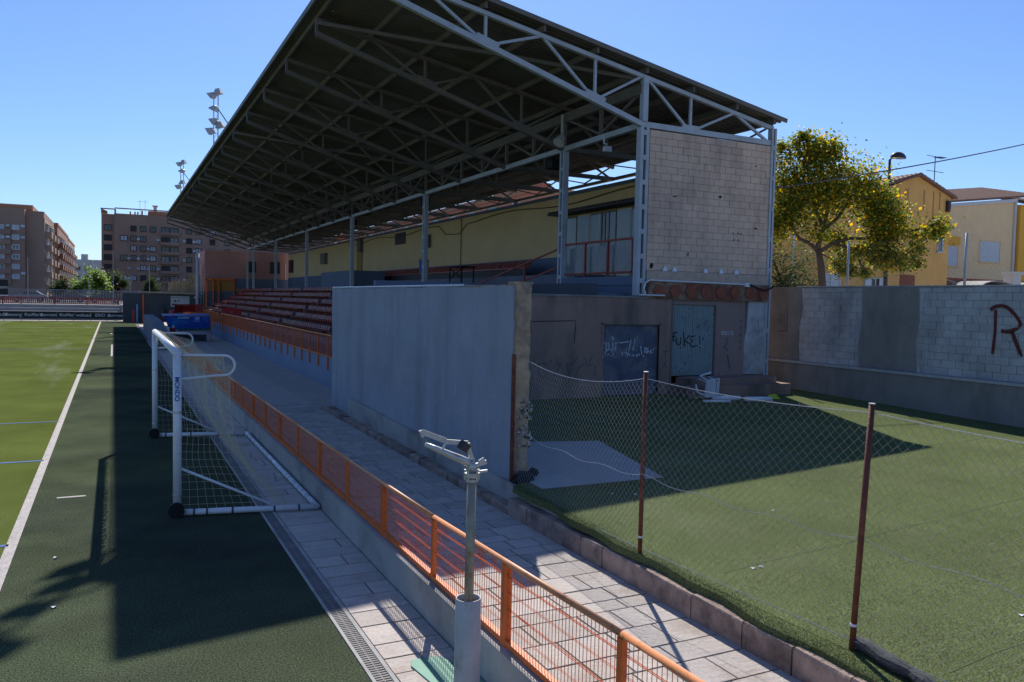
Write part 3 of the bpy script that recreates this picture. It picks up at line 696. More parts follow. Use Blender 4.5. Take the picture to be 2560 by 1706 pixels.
# seats
sm = MB().box((-.21, -.19, .2), (.16, .19, .24)); sm.add([(.13, -.19, .23), (.17, -.19, .23), (.17, .19, .23), (.13, .19, .23), (.20, -.18, .46), (.235, -.18, .46), (.235, .18, .46), (.20, .18, .46)], [(0, 4, 7, 3), (1, 2, 6, 5), (4, 5, 6, 7), (0, 1, 5, 4), (2, 3, 7, 6)])
sm.box((-.1, -.03, .0), (.05, .03, .2))
seat_me = mesh_of('seat', sm, 'seat_red'); spots = []
for i in range(6):
    y = 24.6+.03*i; c = 0
    while y < 94:
        c += 1
        if c % 17 != 0 or True:
            if not (c % 26 in (0, 1)): spots.append((9.02+.8*i, y, 1.45+.41*i))
        y += .5
vis = [s for s in spots if s[1] > (4.0*s[0]-1.5) or (s[0] > 12.9 and s[1] < 45)]
rest = [s for s in spots if s not in set(vis)]
vis.sort(key=lambda s: s[1])
for s in vis[:300]: place('seat', seat_me, s, GS)
mb = MB()
for s in vis[300:]+rest:
    if s[1] > 30: mb.add([(a+s[0], b+s[1], c+s[2]) for a, b, c in sm.v], sm.f)
build('far_seats', mb, 'seat_red', GS, kind='stuff')
# upper row: long red bench backs on the rear step
um = MB().add([(-.05, -.21, .40), (.0, -.21, .40), (0, .21, .40), (-.05, .21, .40), (.22, -.19, .76), (.26, -.19, .76), (.26, .19, .76), (.22, .19, .76)], [(0, 4, 7, 3), (1, 2, 6, 5), (4, 5, 6, 7), (0, 1, 5, 4), (2, 3, 7, 6)]).box((-.3, -.24, .36), (.0, .24, .42))
ume = mesh_of('bench_seat', um, 'bench_red')
for k in range(44): place('bench_seat', ume, (16.9, 32.6+.52*k, 4.42), GS)
build('bench_front', B((16.62, 32.3, 4.42), (16.66, 55.6, 4.76)), 'frame_dark', GS)
# blocks, bins, boxes and wiring on the upper level
build('control_box', B((13.75, 51.2, 3.86), (16.0, 59.5, 5.05)), 'blue_dado', GS)
build('roller_hatch', MB().box((18.08, 53.3, 7.1), (18.13, 55.5, 7.9)), 'frame_dark', GS)
for y0, y1, z0, z1, m_ in ((76, 77.8, 6.4, 7.4, 'steel_dull'), (63.9, 64.8, 6.95, 8.15, 'steel_dull'), (48.3, 49.2, 6.6, 7.4, 'steel_dull'), (92, 93.4, 5.9, 7.3, 'frame_dark')):
    build('service_box', B((17.85, y0, z0), (18.12, y1, z1)), m_, GS)
build('door', B((18.07, 64, 3.9), (18.11, 65.6, 6.9)), 'amber_wood', GS)
pts = [(18.06, y, 7.75+.12*math.sin(y*.55)-(.5 if 43 < y < 46 else 0)) for y in [23.7+1.1*k for k in range(40)]]
build('cable', MB().tube(pts, .02, 5), 'frame_dark', GS)
build('drop_pipe', MB().tube([(18.06, 43.2, 8.0), (18.06, 43.2, 5.0)], .025, 6), 'frame_dark', GS)
o = thing('litter_bin', (13.95, 38.4, 3.86), 'blue plastic litter bin strapped to a column above the seats', 'bin')
build('bin_body', MB().tube([(13.6, 37.2, 4.55), (13.6, 37.2, 5.2)], [.2, .25], 14), 'trash_blue', o); build('bin_liner', MB().tube([(13.6, 37.2, 5.2), (13.6, 37.2, 5.32)], [.25, .18], 10), 'amber_wood', o)
o = thing('table', (15, 35.8, 3.86), 'dark folding table standing on the upper level in front of the red bench', 'table')
build('table_top', B((14.6, 34.9, 4.85), (15.4, 36.6, 4.9)), 'rubber', o)
for x in (14.7, 15.3):
    for y in (35, 36.5): build('leg', MB().beam((x, y, 3.86), (x, y, 4.85), .05, .05), 'rubber', o)
for sx in ((35, 36.5), (36.5, 35)): build('leg_brace', MB().beam((14.7, sx[0], 4.3), (14.7, sx[1], 4.8), .04, .04), 'rubber', o)
# loudspeakers and floodlight under the roof
for k in (1, 4, 7):
    build('loudspeaker', B((XC+.2, YT[k]+1.2, 8.0), (XC+.65, YT[k]+1.7, 8.33)), 'rubber', GS)
build('floodlight', MB().tube([(13.2, 20.6, 8.35), (13.2, 20.6, 8.1), (13.2, 20.45, 8.05)], .03, 6).box((13.08, 20.35, 7.82), (13.32, 20.48, 7.98)), 'shutter', GS)
build('horn_lamp', MB().tube([(13.1, YT[1]-.6, 8.75), (12.9, YT[1]-.7, 8.45)], [.05, .2], 12), 'pvc', GS)
build('hanging_pipe', MB().tube([(XC-.2, YT[1]-.15, 9.5), (XC-.2, YT[1]-.15, 8.9), (XC-.1, YT[1]-.12, 8.7)], .045, 8), 'pvc', GS)
# front railing on the terrace wall: posts bolted to its face
for k in range(48):
    y = 24.0+k*1.48
    build('rail_post', B((6.80, y-.03, .72), (6.858, y+.03, 1.93)), 'orange', GS)
build('rail_top', MB().tube([(6.83, 23.6, 1.95), (6.83, 60.0, 1.95)], .03, 8).tube([(6.83, 61.5, 1.95), (6.83, 94.8, 1.95)], .03, 8), 'orange_rail', GS, True)
build('rail_bottom', MB().beam((6.83, 23.6, 1.2), (6.83, 94.8, 1.2), .04, .05), 'orange', GS)
mb = MB(); y = 24
while y < 94: mb.beam((6.83, y, 1.22), (6.83, y, 1.93), .012, .012); y += .14
build('rail_mesh', mb, 'orange', GS, kind='stuff')
# end room and balcony beside the block wall
build('balcony_slab', B((13.45, 19.25, 3.86), (18.3, 23.7, 4.12)), 'blue_dado', GS)
build('under_balcony', B((13.5, 19.26, 3.2), (13.6, 23.5, 3.855)), 'blue_dado', GS)
build('stair_wall', B((12.4, 19.6, .6), (13.46, 23.58, 3.62)), 'blue_dado', GS)
build('side_wall', B((7.03, 23.35, 0), (12.4, 23.59, 3.85)), 'blue_dado', GS)
build('recess', B((11.9, 19.45, .6), (12.38, 23.3, 3.87)), 'kiosk', GS)
for k in range(4):
    y = 19.5+k*1.32; build('balcony_post', B((13.56, y-.03, 4.12), (13.63, y+.03, 5.22)), 'fence_red', GS)
build('balcony_rail', B((13.55, 19.3, 5.2), (13.64, 23.5, 5.26)), 'fence_red', GS)
build('balcony_rail', B((13.56, 19.3, 4.22), (13.63, 23.5, 4.27)), 'fence_red', GS)
mb = MB(); y = 19.4
while y < 23.45: mb.beam((13.6, y, 4.25), (13.6, y, 5.2), .010, .010); y += .07
build('balcony_mesh', mb, 'steel', GS, kind='stuff')
build('wind_sheet', B((13.7, 19.5, 4.2), (13.72, 23.3, 5.1)), 'glass_pale', GS)
for za, zb_ in ((5.18, 4.0), (4.55, 3.4)):
    build('stair_rail', MB().beam((13.6, 23.5, za), (13.6, 30.5, zb_), .05, .05), 'fence_red', GS)
build('stair_post', MB().beam((13.6, 26.4, 3.86), (13.6, 26.4, 4.7), .06, .06), 'fence_red', GS)
for k in range(6):
    y = 25.0+k*1.02
    w = build('window', B((18.03, y, 4.3), (18.11, y+1.0, 7.05)), 'frame_white' if k in (1, 4) else 'steel_dull', GS)
    build('pane', B((18.012, y+.06, 4.36), (18.028, y+.94, 6.98)), 'glass_pale' if k in (0, 1, 4, 5) else 'glass_dark', w)
for k in range(3): build('window_bar', B((17.95, 27.6+.28*k, 4.9), (17.98, 27.64+.28*k, 7.0)), 'frame_white', GS)
mb = MB()
for k in range(26): mb.box((17.35, 24.6+.27*k, 7.18), (18.1, 24.78+.27*k, 7.27))
mb.box((17.35, 24.5, 7.12), (18.1, 31.6, 7.19)); build('canopy', mb, 'frame_dark', GS)
build('end_wall_rear', B((18.14, 19.25, 3.9), (18.30, 23.59, 8.02)), 'yellow_wall', GS)
build('end_coping', B((18.08, 19.25, 8.021), (18.34, 23.59, 8.16)), 'blue_dado', GS)

# --- end wall of concrete blocks
BW = build('block_wall', B((13.72, 19.06, 3.97), (18.33, 19.2, 8.28)), 'mortar', GS)
bme = unit('block', (.386, .04, .19), 'block'); hme = unit('half_block', (.186, .04, .19), 'block')
z = 4.30; row = 0; cnt = 0
while z < 8.2:
    x = 13.74 if row % 2 else 13.74-.2
    while x < 18.32:
        a, b = max(x, 13.735), min(x+.4, 18.325)
        if b-a > .06:
            o = place('block', bme, ((a+b)/2, 19.042+random.uniform(-.003, .003), z), BW, sc=((b-a-.012)/.386, 1, 1)); cnt += 1
        x += .4
    z += .2; row += 1
build('ledge', B((13.72, 18.94, 3.98), (18.33, 19.05, 4.28)), 'mortar', BW)
# stains and holes
mb = MB()
for x, z, w, h in ((16.9, 5.5, .05, .05), (17.08, 5.5, .05, .06), (17.2, 5.5, .06, .05), (16.95, 5.3, .04, .05), (17.1, 5.3, .05, .05), (16.3, 6.55, .14, .07), (17.7, 7.6, .07, .05), (14.6, 6.45, .16, .03), (13.85, 4.35, .14, .16), (15.2, 4.75, .05, .14), (17.75, 5.7, .12, .05)):
    mb.add([(x, 19.016, z), (x+w*.6, 19.016, z-.01), (x+w, 19.016, z+h*.5), (x+w*.7, 19.016, z+h), (x+.1*w, 19.016, z+h*.8)], [(0, 1, 2, 3, 4)])
build('hole', mb, 'rubber', BW)
mb = MB()
for x in (14.35, 14.7, 15.85, 16.45, 17.05):
    mb.add([(x-.08, 18.93, 4.28), (x+.08, 18.93, 4.28), (x+.06, 18.95, 4.38), (x, 18.97, 4.42), (x-.06, 18.95, 4.36), (x-.07, 19.0, 4.28), (x+.07, 19.0, 4.28)], [(0, 1, 2, 3, 4), (5, 0, 4), (6, 2, 1), (3, 2, 6, 5), (3, 5, 4)])
_m = mb; mb = MB()
mb.ribbon([(15.40, 19.018, 6.85), (15.41, 19.018, 7.3), (15.44, 19.018, 7.8), (15.42, 19.018, 8.26)], .17, (0, -1, 0), .004)
mb = _m
build('foam_lump', mb, 'white_plastic', BW)
# band with hexagonal clay ends
build('hex_band', B((13.75, 18.9, 3.46), (18.36, 19.1, 3.975)), 'red_beam', BW)
for k in range(8):
    x = 14.12+k*.57; r = .2
    build('clay_hexagon', MB().prism([(x+r*math.cos(a), 18.86, 3.71+r*math.sin(a)) for a in [R(60*t) for t in range(6)]], (0, .06, 0)), 'clay', BW)
build('conduit', MB().tube([(17.35, 18.83, 3.97), (13.75, 18.83, 4.0), (13.62, 18.86, 3.93), (13.56, 18.86, 3.75), (13.62, 18.86, 3.6)], .025, 8).box((17.3, 18.8, 3.9), (17.48, 18.88, 4.02)), 'white_goal', BW)
build('conduit', MB().tube([(13.4, 18.85, 3.57), (14.3, 18.85, 3.57)], .022, 8), 'white_goal', BW)
build('loose_cable', MB().tube([(17.45, 18.8, 3.97), (17.8, 18.78, 3.86), (18.1, 18.78, 3.8), (18.4, 18.8, 3.92), (18.52, 18.85, 4.05)], .028, 6), 'rubber', BW)

# --- store walls below
LW = thing('store_front', (14, 19, .6), 'stained brown store wall with two graffiti doors under the grandstand end', 'wall')
zb0 = ZT(18.8)-.1
build('wall_left', MB().box((9.9, 18.93, zb0), (12.28, 19.0, 3.48)).box((12.28, 18.93, 2.72), (14.2, 19.0, 3.48)).box((14.2, 18.93, zb0), (14.62, 19.0, 3.48)), 'brown_wall', LW)
build('store_side', B((9.9, 19.001, zb0), (10.1, 23.3, 3.46)), 'brown_wall', LW)
build('wall_band', MB().box((9.92, 18.88, zb0), (12.25, 18.928, 2.1)), 'brown_wall', LW)
build('roof_edge', B((9.9, 18.9, 3.481), (14.62, 19.3, 3.53)), 'render_dark', LW)
build('wall_right', MB().box((14.62, 19.0, 1.0), (14.72, 19.2, 3.47)).box((16.36, 19.0, 1.0), (17.5, 19.2, 3.47)).box((14.72, 19.0, 3.32), (16.36, 19.2, 3.47)), 'pink_wall', LW)
build('white_render', MB().prism([(17.5, 18.985, 1.2), (18.3, 18.985, 1.2), (18.34, 18.985, 3.46), (17.62, 18.985, 3.46), (17.58, 18.985, 2.6), (17.48, 18.985, 2.2)], (0, .2, 0)), 'white_wall', LW)
build('step', MB().box((14.64, 17.9, .5), (18.4, 18.99, 1.0)).box((14.9, 18.3, 1.0), (18.2, 18.99, 1.18)), 'brown_wall', LW)
build('down_pipe', MB().tube([(14.66, 18.95, 3.48), (14.66, 18.95, 1.0)], .035, 8), 'steel_dull', LW)
bd = build('door', B((12.28, 19.0, .7), (13.22, 19.05, 2.72)), 'blue_door', LW); tag(bd, 'battered dark blue double door leaf with white spray scrawl')
build('door', B((13.23, 19.01, .7), (14.2, 19.06, 2.72)), 'blue_door', LW)
build('door_frame', MB().box((12.22, 18.91, .7), (12.28, 18.98, 2.75)).box((14.2, 18.91, .7), (14.26, 18.98, 2.75)).box((12.22, 18.91, 2.72), (14.26, 18.98, 2.78)), 'brown_wall', LW)
for k in range(2):
    x0 = 14.73+k*.81; d = build('door', B((x0, 19.08, 1.2), (x0+.795, 19.12, 3.31)), 'teal_door', LW)
    if k == 0: tag(d, 'pale teal ribbed metal door leaf with black FUKE scrawl')
    mb = MB()
    for j in range(9): mb.box((x0+.04+j*.085, 19.066, 1.24), (x0+.085+j*.085, 19.08, 3.27))
    build('rib', mb, 'teal_door', d)
n_ = (0, -1, 0); F_ = lambda pts, y: [(x, y, z) for x, z in pts]
mb = MB(); yy = 19.062
for st_ in ([(14.76, 2.48), (14.94, 2.49)], [(14.82, 2.48), (14.80, 2.26)], [(14.76, 2.36), (14.88, 2.38)], [(14.74, 2.26), (14.86, 2.25)],
            [(14.93, 2.33), (14.96, 2.16), (15.02, 2.12), (15.08, 2.16), (15.10, 2.34)], [(15.19, 2.49), (15.25, 2.09)], [(15.41, 2.39), (15.25, 2.26), (15.41, 2.16)],
            [(15.62, 2.39), (15.47, 2.36), (15.45, 2.28), (15.56, 2.24), (15.46, 2.19), (15.47, 2.09), (15.58, 2.06), (15.71, 2.10)], [(15.79, 2.37), (15.83, 2.14)], [(15.81, 2.05), (15.82, 2.03)], [(15.93, 2.34), (15.94, 2.28)]):
    mb.ribbon(F_(st_, yy), .035, n_, .003)
for k in range(40):
    x, z = random.uniform(14.8, 16.3), random.uniform(1.3, 3.25); mb.box((x, yy-.004, z), (x+random.uniform(.01, .03), yy, z+random.uniform(.01, .05)))
build('graffiti', mb, 'spray_black', LW)
mb = MB(); yy = 18.995
for st_ in ([(12.34, 2.2), (12.40, 2.22), (12.43, 2.12), (12.42, 1.95), (12.36, 1.90)], [(12.43, 2.14), (12.50, 2.21), (12.53, 2.0)], [(12.58, 2.33), (12.64, 2.37), (12.69, 2.31), (12.63, 2.28), (12.60, 2.33)], [(12.64, 2.2), (12.67, 1.85), (12.6, 1.82)], [(12.73, 2.2), (12.76, 2.02)], [(12.74, 2.15), (12.85, 2.22), (12.95, 2.18)], [(12.95, 2.2), (13.19, 2.23)], [(13.27, 2.28), (13.2, 2.0), (13.16, 1.84)], [(13.4, 2.3), (13.36, 2.0)], [(13.6, 2.1), (13.65, 1.86)], [(13.8, 1.9), (13.9, 1.95)]):
    mb.ribbon(F_(st_, yy), .028, n_, .003)
for k in range(60):
    x, z = random.uniform(12.32, 14.15), random.uniform(1.76, 2.05); mb.box((x, yy-.006, z), (x+random.uniform(.01, .05), yy, z+random.uniform(.01, .09)))
build('graffiti', mb, 'spray_white', LW)
mb = MB()
for x0 in (10.3, 10.7, 11.15, 11.5, 11.85):
    mb.ribbon([(x0+.16*math.sin(t*.9+x0*7)+.03*t, 18.877, 1.35+.12*t-.02*t*t*.4+.1*math.sin(t*1.7+x0)) for t in range(6)], .02, n_, .003)
mb.ribbon([(14.38, 18.927, 1.95), (14.52, 18.927, 1.95)], .025, n_).ribbon([(14.45, 18.927, 1.95), (14.45, 18.927, 1.75)], .025, n_)
mb.ribbon([(14.40, 18.927, 1.66), (14.40, 18.927, 1.48)], .025, n_).ribbon([(14.5, 18.927, 1.66), (14.41, 18.927, 1.57), (14.5, 18.927, 1.48)], .025, n_)
mb.ribbon([(16.75, 18.997, 2.3), (16.85, 18.997, 2.36), (16.8, 18.997, 2.15), (16.7, 18.997, 2.05), (16.85, 18.997, 1.95)], .03, n_).ribbon([(16.85, 18.997, 1.8), (16.9, 18.997, 1.6), (16.95, 18.997, 1.4)], .04, n_)
for k in range(5): mb.ribbon([(17.28+.02*k, 18.997, 2.85-k*.2), (17.38, 18.997, 2.88-k*.2), (17.3+.03*(k % 2), 18.997, 2.76-k*.2)], .03, n_)
mb.ribbon([(18.0, 18.98, 2.9), (18.05, 18.98, 2.6)], .02, n_).ribbon([(17.9, 18.98, 2.6), (18.02, 18.98, 2.5), (18.15, 18.98, 2.62), (18.2, 18.98, 2.5)], .02, n_)
build('graffiti', mb, 'spray_purple', LW)
text('lettering', 'euro', .26, (16.82, 18.995, 2.5), (1, 0, 0), (0, 0, 1), 'spray_white', LW)
# crack lines
build('crack', MB().ribbon([(10.0, 18.926, 2.78), (10.8, 18.926, 2.80), (11.35, 18.926, 2.82), (11.36, 18.926, 2.6), (11.33, 18.926, 2.2)], .02, n_), 'black_paint', LW)

# overturned chair and pipes on the turf
CH = thing('plastic_chair', (14.9, 17.9, .7), 'overturned white plastic garden chair beside the teal door steps', 'chair')
def chp(x, y, z): return (14.72+x, 17.45+y, .68+z)
build('seat', MB().prism([chp(0, 0, .10), chp(.05, 0, .5), chp(.4, .05, .56), chp(.42, .05, .12)], (0, .04, 0)), 'white_plastic', CH)
mb = MB()
for k in range(5): mb.beam(chp(.06+.075*k, -.05, .14), chp(.07+.075*k, -.08, .52), .035, .015, (0, 1, 0))
mb.tube([chp(.0, -.04, .1), chp(.02, -.1, .56), chp(.4, -.1, .6), chp(.44, -.04, .1), chp(0, -.04, .1)], .022, 6)
build('backrest', mb, 'white_plastic', CH)
build('armrest', MB().tube([chp(.02, -.05, .55), chp(-.02, .2, .66), chp(.4, .25, .74)], .024, 6), 'white_plastic', CH)
build('armrest', MB().tube([chp(.0, -.05, .12), chp(-.1, .2, .2), chp(-.08, .3, .4)], .024, 6), 'white_plastic', CH)
for x, z in ((.04, .08), (.42, .1)): build('leg', MB().tube([chp(x, .02, z), chp(x+.12, .42, z-.06)], .02, 6), 'white_plastic', CH)
for x, z in ((.05, .5), (.42, .54)): build('leg', MB().tube([chp(x, .02, z), chp(x+.06, .42, z+.05)], .02, 6), 'white_plastic', CH)
for (a, b, r, lb) in (((15.0, 17.5, .07), (15.8, 17.25, .07), .07, 'leftmost short white pipe lying on the turf by the steps'), ((15.85, 17.1, .07), (16.6, 16.85, .07), .07, 'rightmost short white pipe lying on the turf by the steps'), ((14.55, 17.3, .03), (15.3, 17.05, .03), .035, 'thin flat white board lying on the turf left of two pipes')):
    zz = ZT(a[1]); tag(build('pipe' if r > .05 else 'board', MB().tube([(a[0], a[1], zz+a[2]), (b[0], b[1], zz+b[2])], r, 12), 'white_plastic', smooth=True), lb, 'pipe' if r > .05 else 'board')
tag(build('sign_board', MB().add([(16.95, 17.3, ZT(17)), (17.3, 17.2, ZT(17)), (17.26, 17.35, ZT(17)+.14), (17.0, 17.4, ZT(17)+.12), (17.0, 17.42, ZT(17)), (17.28, 17.38, ZT(17))], [(0, 1, 2, 3), (0, 3, 4), (1, 5, 2), (2, 5, 4, 3)]), 'lime'), 'small lime yellow plastic marker standing on the turf beside white pipes', 'marker')

# ================================================================== PERIMETER BLOCK WALL (right)
PW = thing('perimeter_wall', (19.9, 15, .6), 'grey block boundary wall with dark plaster patches and a red letter R', 'wall')
build('wall_core', B((19.83, -6, .2), (20.03, 60, 3.93)), 'mortar_grey', PW)
pme = unit('block', (.05, .386, .19), 'block_grey'); cells = []
z = 1.60; row = 0
while z < 3.95:
    y = 8.0 if row % 2 else 8.2
    while y < 20.2:
        if not (14.85 < y+.2 < 16.6 and z < 3.7) and y+.2 < 19.0: cells.append((y+.2, z))
        y += .4
    z += .2; row += 1
cells.sort(key=lambda c: abs(c[0]-13))
for y, z in cells[:300]: place('block', pme, (19.825+random.uniform(-.006, .006), y, z), PW)
mb = MB()
for y, z in cells[300:]: mb.box((19.80, y-.193, z), (19.85, y+.193, z+.19))
z = 1.60; row = 0
while z < 3.95:
    y = -5.6 if row % 2 else -5.4
    while y < 7.9: mb.box((19.80, y+.007, z), (19.85, y+.393, z+.19)); y += .4
    z += .2; row += 1
build('far_blocks', mb, 'block_grey', PW, kind='stuff')
build('plaster_patch', MB().prism([(19.81, 14.72, 1.6), (19.81, 14.80, 2.4), (19.81, 14.70, 3.0), (19.81, 14.76, 3.94), (19.81, 16.62, 3.95), (19.81, 16.58, 2.9), (19.81, 16.68, 2.2), (19.81, 16.6, 1.6)][::-1], (-.025, 0, 0)), 'render_dark', PW)
build('plaster_patch', MB().prism([(19.81, 18.95, 1.6), (19.81, 19.02, 2.6), (19.81, 18.88, 3.3), (19.81, 18.96, 3.96), (19.81, 22, 3.96), (19.81, 22, 1.6)][::-1], (-.03, 0, 0)), 'render_dark', PW)
build('coping', MB().box((19.79, 13.2, 3.93), (20.05, 22, 3.965)).box((19.80, -6, 3.931), (20.04, 13.19, 3.955)), 'render_dark', PW)
build('plinth', B((19.62, -6, .2), (19.83, 60, 1.52)), 'render_dark', PW)
build('plinth_ledge', B((19.58, -6, 1.52), (19.82, 60, 1.585)), 'mortar_grey', PW)
mb = MB(); Rn = (-1, 0, 0); fx = lambda p: [(19.795, y, z) for y, z in p]
mb.ribbon(fx([(12.7, 3.38), (12.6, 3.45), (12.46, 3.47), (12.34, 3.45), (12.22, 3.37), (12.10, 3.25), (12.0, 3.12), (11.96, 3.03), (12.0, 2.94), (12.11, 2.88), (12.25, 2.83), (12.39, 2.84)]), .09, Rn, .012)
mb.ribbon(fx([(12.59, 3.33), (12.58, 2.83), (12.61, 2.28)]), .085, Rn, .012).ribbon(fx([(12.15, 2.8), (12.03, 2.55), (11.91, 2.27)]), .095, Rn, .012)
build('graffiti_letter', mb, 'spray_red', PW)
mb = MB()
for k in range(4): mb.ribbon([(19.782, 19.5+.13*k, 2.5+.1*k), (19.782, 19.52+.13*k, 3.3-.12*k)], .03, Rn, .006)
mb.ribbon([(19.782, 19.9, 2.5), (19.782, 19.5, 2.55)], .03, Rn, .006); build('graffiti_scrawl', mb, 'spray_purple', PW)
# tall fence posts on the wall
for k, y in enumerate((13.55, 17.3, 20.6, 24.2)):
    tag(build('fence_post', MB().tube([(19.93, y, 3.94), (19.93, y, 5.35)], .035, 8), 'steel', smooth=True), ['grey fence post on the boundary wall, nearest to the letter R', 'grey fence post on the boundary wall in front of the lamp post', 'grey fence post on the boundary wall in front of the tree trunk', 'grey fence post on the boundary wall next to the grandstand corner'][k], 'fence post', 'fence posts on the boundary wall')
mb = MB(); y = 12.0
while y < 24.2:
    mb.tube([(19.93, y, 3.96), (19.93, y+1.35, 5.3)], .0013, 3, False); mb.tube([(19.93, y+1.35, 3.96), (19.93, y, 5.3)], .0013, 3, False); y += .14
tag(build('wire_netting', mb, 'wire'), 'thin wire netting stretched along the top of the boundary wall', 'netting', kind='stuff')

# ================================================================== BEYOND THE WALL (right)
struct('side_street', B((20.3, -20, -.05), (140, 107, 1.2)), 'pale_street')
# tree
TREE_CL= [(27.56, 26.85, 10.64, 0.32), (27.19, 27.03, 10.63, 0.21), (28.22, 26.51, 10.5, 0.42), (28.6, 26.3, 10.04, 0.58), (27.85, 26.67, 9.97, 0.53), (27.37, 26.87, 9.43, 0.68), (26.9, 27.07, 8.74, 0.58), (27.94, 26.57, 8.97, 0.79), (28.78, 26.15, 8.99, 0.84), (29.54, 25.79, 9.27, 0.68), (30.1, 25.48, 8.82, 0.68), (29.25, 25.87, 8.32, 0.79), (28.31, 26.33, 8.04, 0.79), (27.37, 26.8, 8.01, 0.79), (26.8, 27.06, 7.68, 0.53), (26.99, 26.93, 7.06, 0.58), (30.1, 25.43, 7.98, 0.68), (30.67, 25.18, 8.41, 0.47), (30.76, 25.08, 7.57, 0.63), (30.19, 25.34, 7.14, 0.58), (31.28, 24.81, 7.32, 0.53), (31.84, 24.52, 7.18, 0.47), (32.36, 24.26, 7.09, 0.42), (32.69, 24.08, 6.83, 0.26), (31.13, 24.85, 6.74, 0.47), (32.07, 24.37, 6.55, 0.37), (30.47, 25.16, 6.51, 0.42), (30.89, 24.92, 5.84, 0.42), (30.42, 25.13, 5.57, 0.37), (31.51, 24.61, 5.75, 0.32), (31.88, 24.4, 5.39, 0.21), (30.0, 25.36, 5.87, 0.32), (29.43, 25.65, 5.91, 0.26), (29.01, 25.81, 5.06, 0.26), (29.62, 25.5, 4.92, 0.21), (26.56, 27.12, 6.68, 0.37), (27.93, 26.44, 6.66, 0.42), (29.25, 25.78, 6.69, 0.47), (27.52, 26.89, 10.96, 0.16), (28.98, 26.14, 10.52, 0.26)]
TREE_LB= [[(28.51, 25.93, 2.79), (28.44, 26.05, 4.36), (28.4, 26.12, 5.15), (28.26, 26.23, 5.93)], [(28.26, 26.23, 5.88), (27.93, 26.41, 6.19), (27.51, 26.63, 6.39), (27.22, 26.81, 6.96), (26.9, 27.0, 7.48)], [(28.26, 26.23, 5.88), (28.35, 26.22, 6.46), (28.5, 26.17, 6.89), (28.22, 26.35, 7.61), (27.98, 26.51, 8.45), (27.84, 26.65, 9.6)], [(28.5, 26.17, 6.83), (29.01, 25.93, 7.27), (29.25, 25.84, 7.64), (29.63, 25.69, 8.38), (30.01, 25.53, 8.92)], [(28.3, 26.2, 5.78), (28.87, 25.94, 6.21), (29.53, 25.63, 6.44), (30.19, 25.3, 6.45), (31.13, 24.85, 6.74), (32.07, 24.38, 6.82)], [(28.45, 26.18, 6.67), (28.69, 26.12, 7.73), (28.6, 26.23, 8.78), (28.41, 26.39, 9.93)], [(28.87, 25.94, 6.21), (29.72, 25.51, 5.97), (30.66, 25.03, 5.73), (31.6, 24.55, 5.6)]]
TR = thing('tree', (28.5, 25.9, 1.2), 'leafy green and yellow autumn tree behind the block boundary wall', 'tree')
mb = MB()
for i, l in enumerate(TREE_LB):
    r0 = (.19, .11, .13, .10, .11, .09, .07)[i]; n = len(l)
    if i == 0: l = [(28.55, 25.9, 1.2)]+l; n += 1
    mb.tube(l, [r0*(1.25 if i == 0 and t == 0 else 1)*(1-.75*t/(n-1)*(0.35 if i == 0 else 1)) for t in range(n)], 8)
rt_ = random.Random(3); twig = []
for x, y, z, r in TREE_CL:
    # a twig from the nearest limb point to each clump
    best = min((Vector(p) for l in TREE_LB[1:] for p in l), key=lambda q: (q-Vector((x, y, z))).length)
    c = Vector((x+rt_.uniform(-.2, .2), y+rt_.uniform(-.8, .8), z)); twig.append((c, r))
    mid = best.lerp(c, .5)+Vector((0, 0, .08)); mb.tube([best, mid, c], [.035, .025, .012], 5)
    for k in range(3):
        e = c+Vector((rt_.uniform(-1, 1), rt_.uniform(-1, 1), rt_.uniform(-.5, 1)))*r; mb.tube([mid, c.lerp(e, .5), e], [.02, .014, .006], 4)
build('trunk', mb, 'bark', TR, True)
def leaves(mb, c, r, n, size, rnd, droop=.6):
    for _ in range(n):
        d = Vector((rnd.gauss(0, .55), rnd.gauss(0, .55), rnd.gauss(0, .5)))*r
        p = c+d; a = rnd.uniform(0, 6.28); l = size*rnd.uniform(.7, 1.35); w = l*rnd.uniform(.28, .42)
        t = Vector((math.cos(a), math.sin(a), -droop*rnd.uniform(.1, 1.6))).normalized(); s = t.cross(Vector((rnd.uniform(-.5, .5), rnd.uniform(-.5, .5), 1))).normalized()*w
        q = p+t*l; m = p+t*l*.45; b = t.cross(s).normalized()*l*.08
        mb.add([p, m+s+b, q, m-s+b], [(0, 1, 2), (0, 2, 3)])
mb = MB()
fill = []
for i, (c, r) in enumerate(twig):
    for c2, r2 in twig[i+1:]:
        if (c-c2).length < 1.5 and rt_.random() < .32: fill.append((c.lerp(c2, rt_.uniform(.3, .7))+Vector((rt_.uniform(-.2, .2), rt_.uniform(-.5, .5), rt_.uniform(-.2, .25))), (r+r2)*.5))
for c, r in twig+fill: leaves(mb, c, r*1.3, int(150+900*r*r), .155, rt_, .9)
build('crown', mb, 'leaf_autumn', TR)
def bush(name, c, r, n, size, m, label, cat='shrub', zg=1.2, nclump=9, sq=1., seed=4, group=None):
    rnd = random.Random(seed); T = thing(name, (c[0], c[1], zg), label, cat, group)
    tb = MB().tube([(c[0], c[1], zg), (c[0]+.1, c[1], c[2]-r*.2)], [.1*r, .05*r], 6); lb = MB()
    for k in range(nclump):
        d = Vector((rnd.uniform(-1, 1), rnd.uniform(-1, 1), rnd.uniform(-1, 1)*sq))*r*.7; q = Vector(c)+d
        tb.tube([(c[0]+.1, c[1], c[2]-r*.25), q], [.04*r, .015*r], 5); leaves(lb, q, r*rnd.uniform(.35, .6), n, size, rnd, .4)
    build('trunk', tb, 'bark', T, True); build('crown', lb, m, T); return T
bush('shrub', (28.5, 28.6, 4.9), 2.0, 560, .14, 'leaf_dark', 'dark green dense shrub behind the boundary wall under the autumn tree', zg=1.2, nclump=12, sq=1.1)

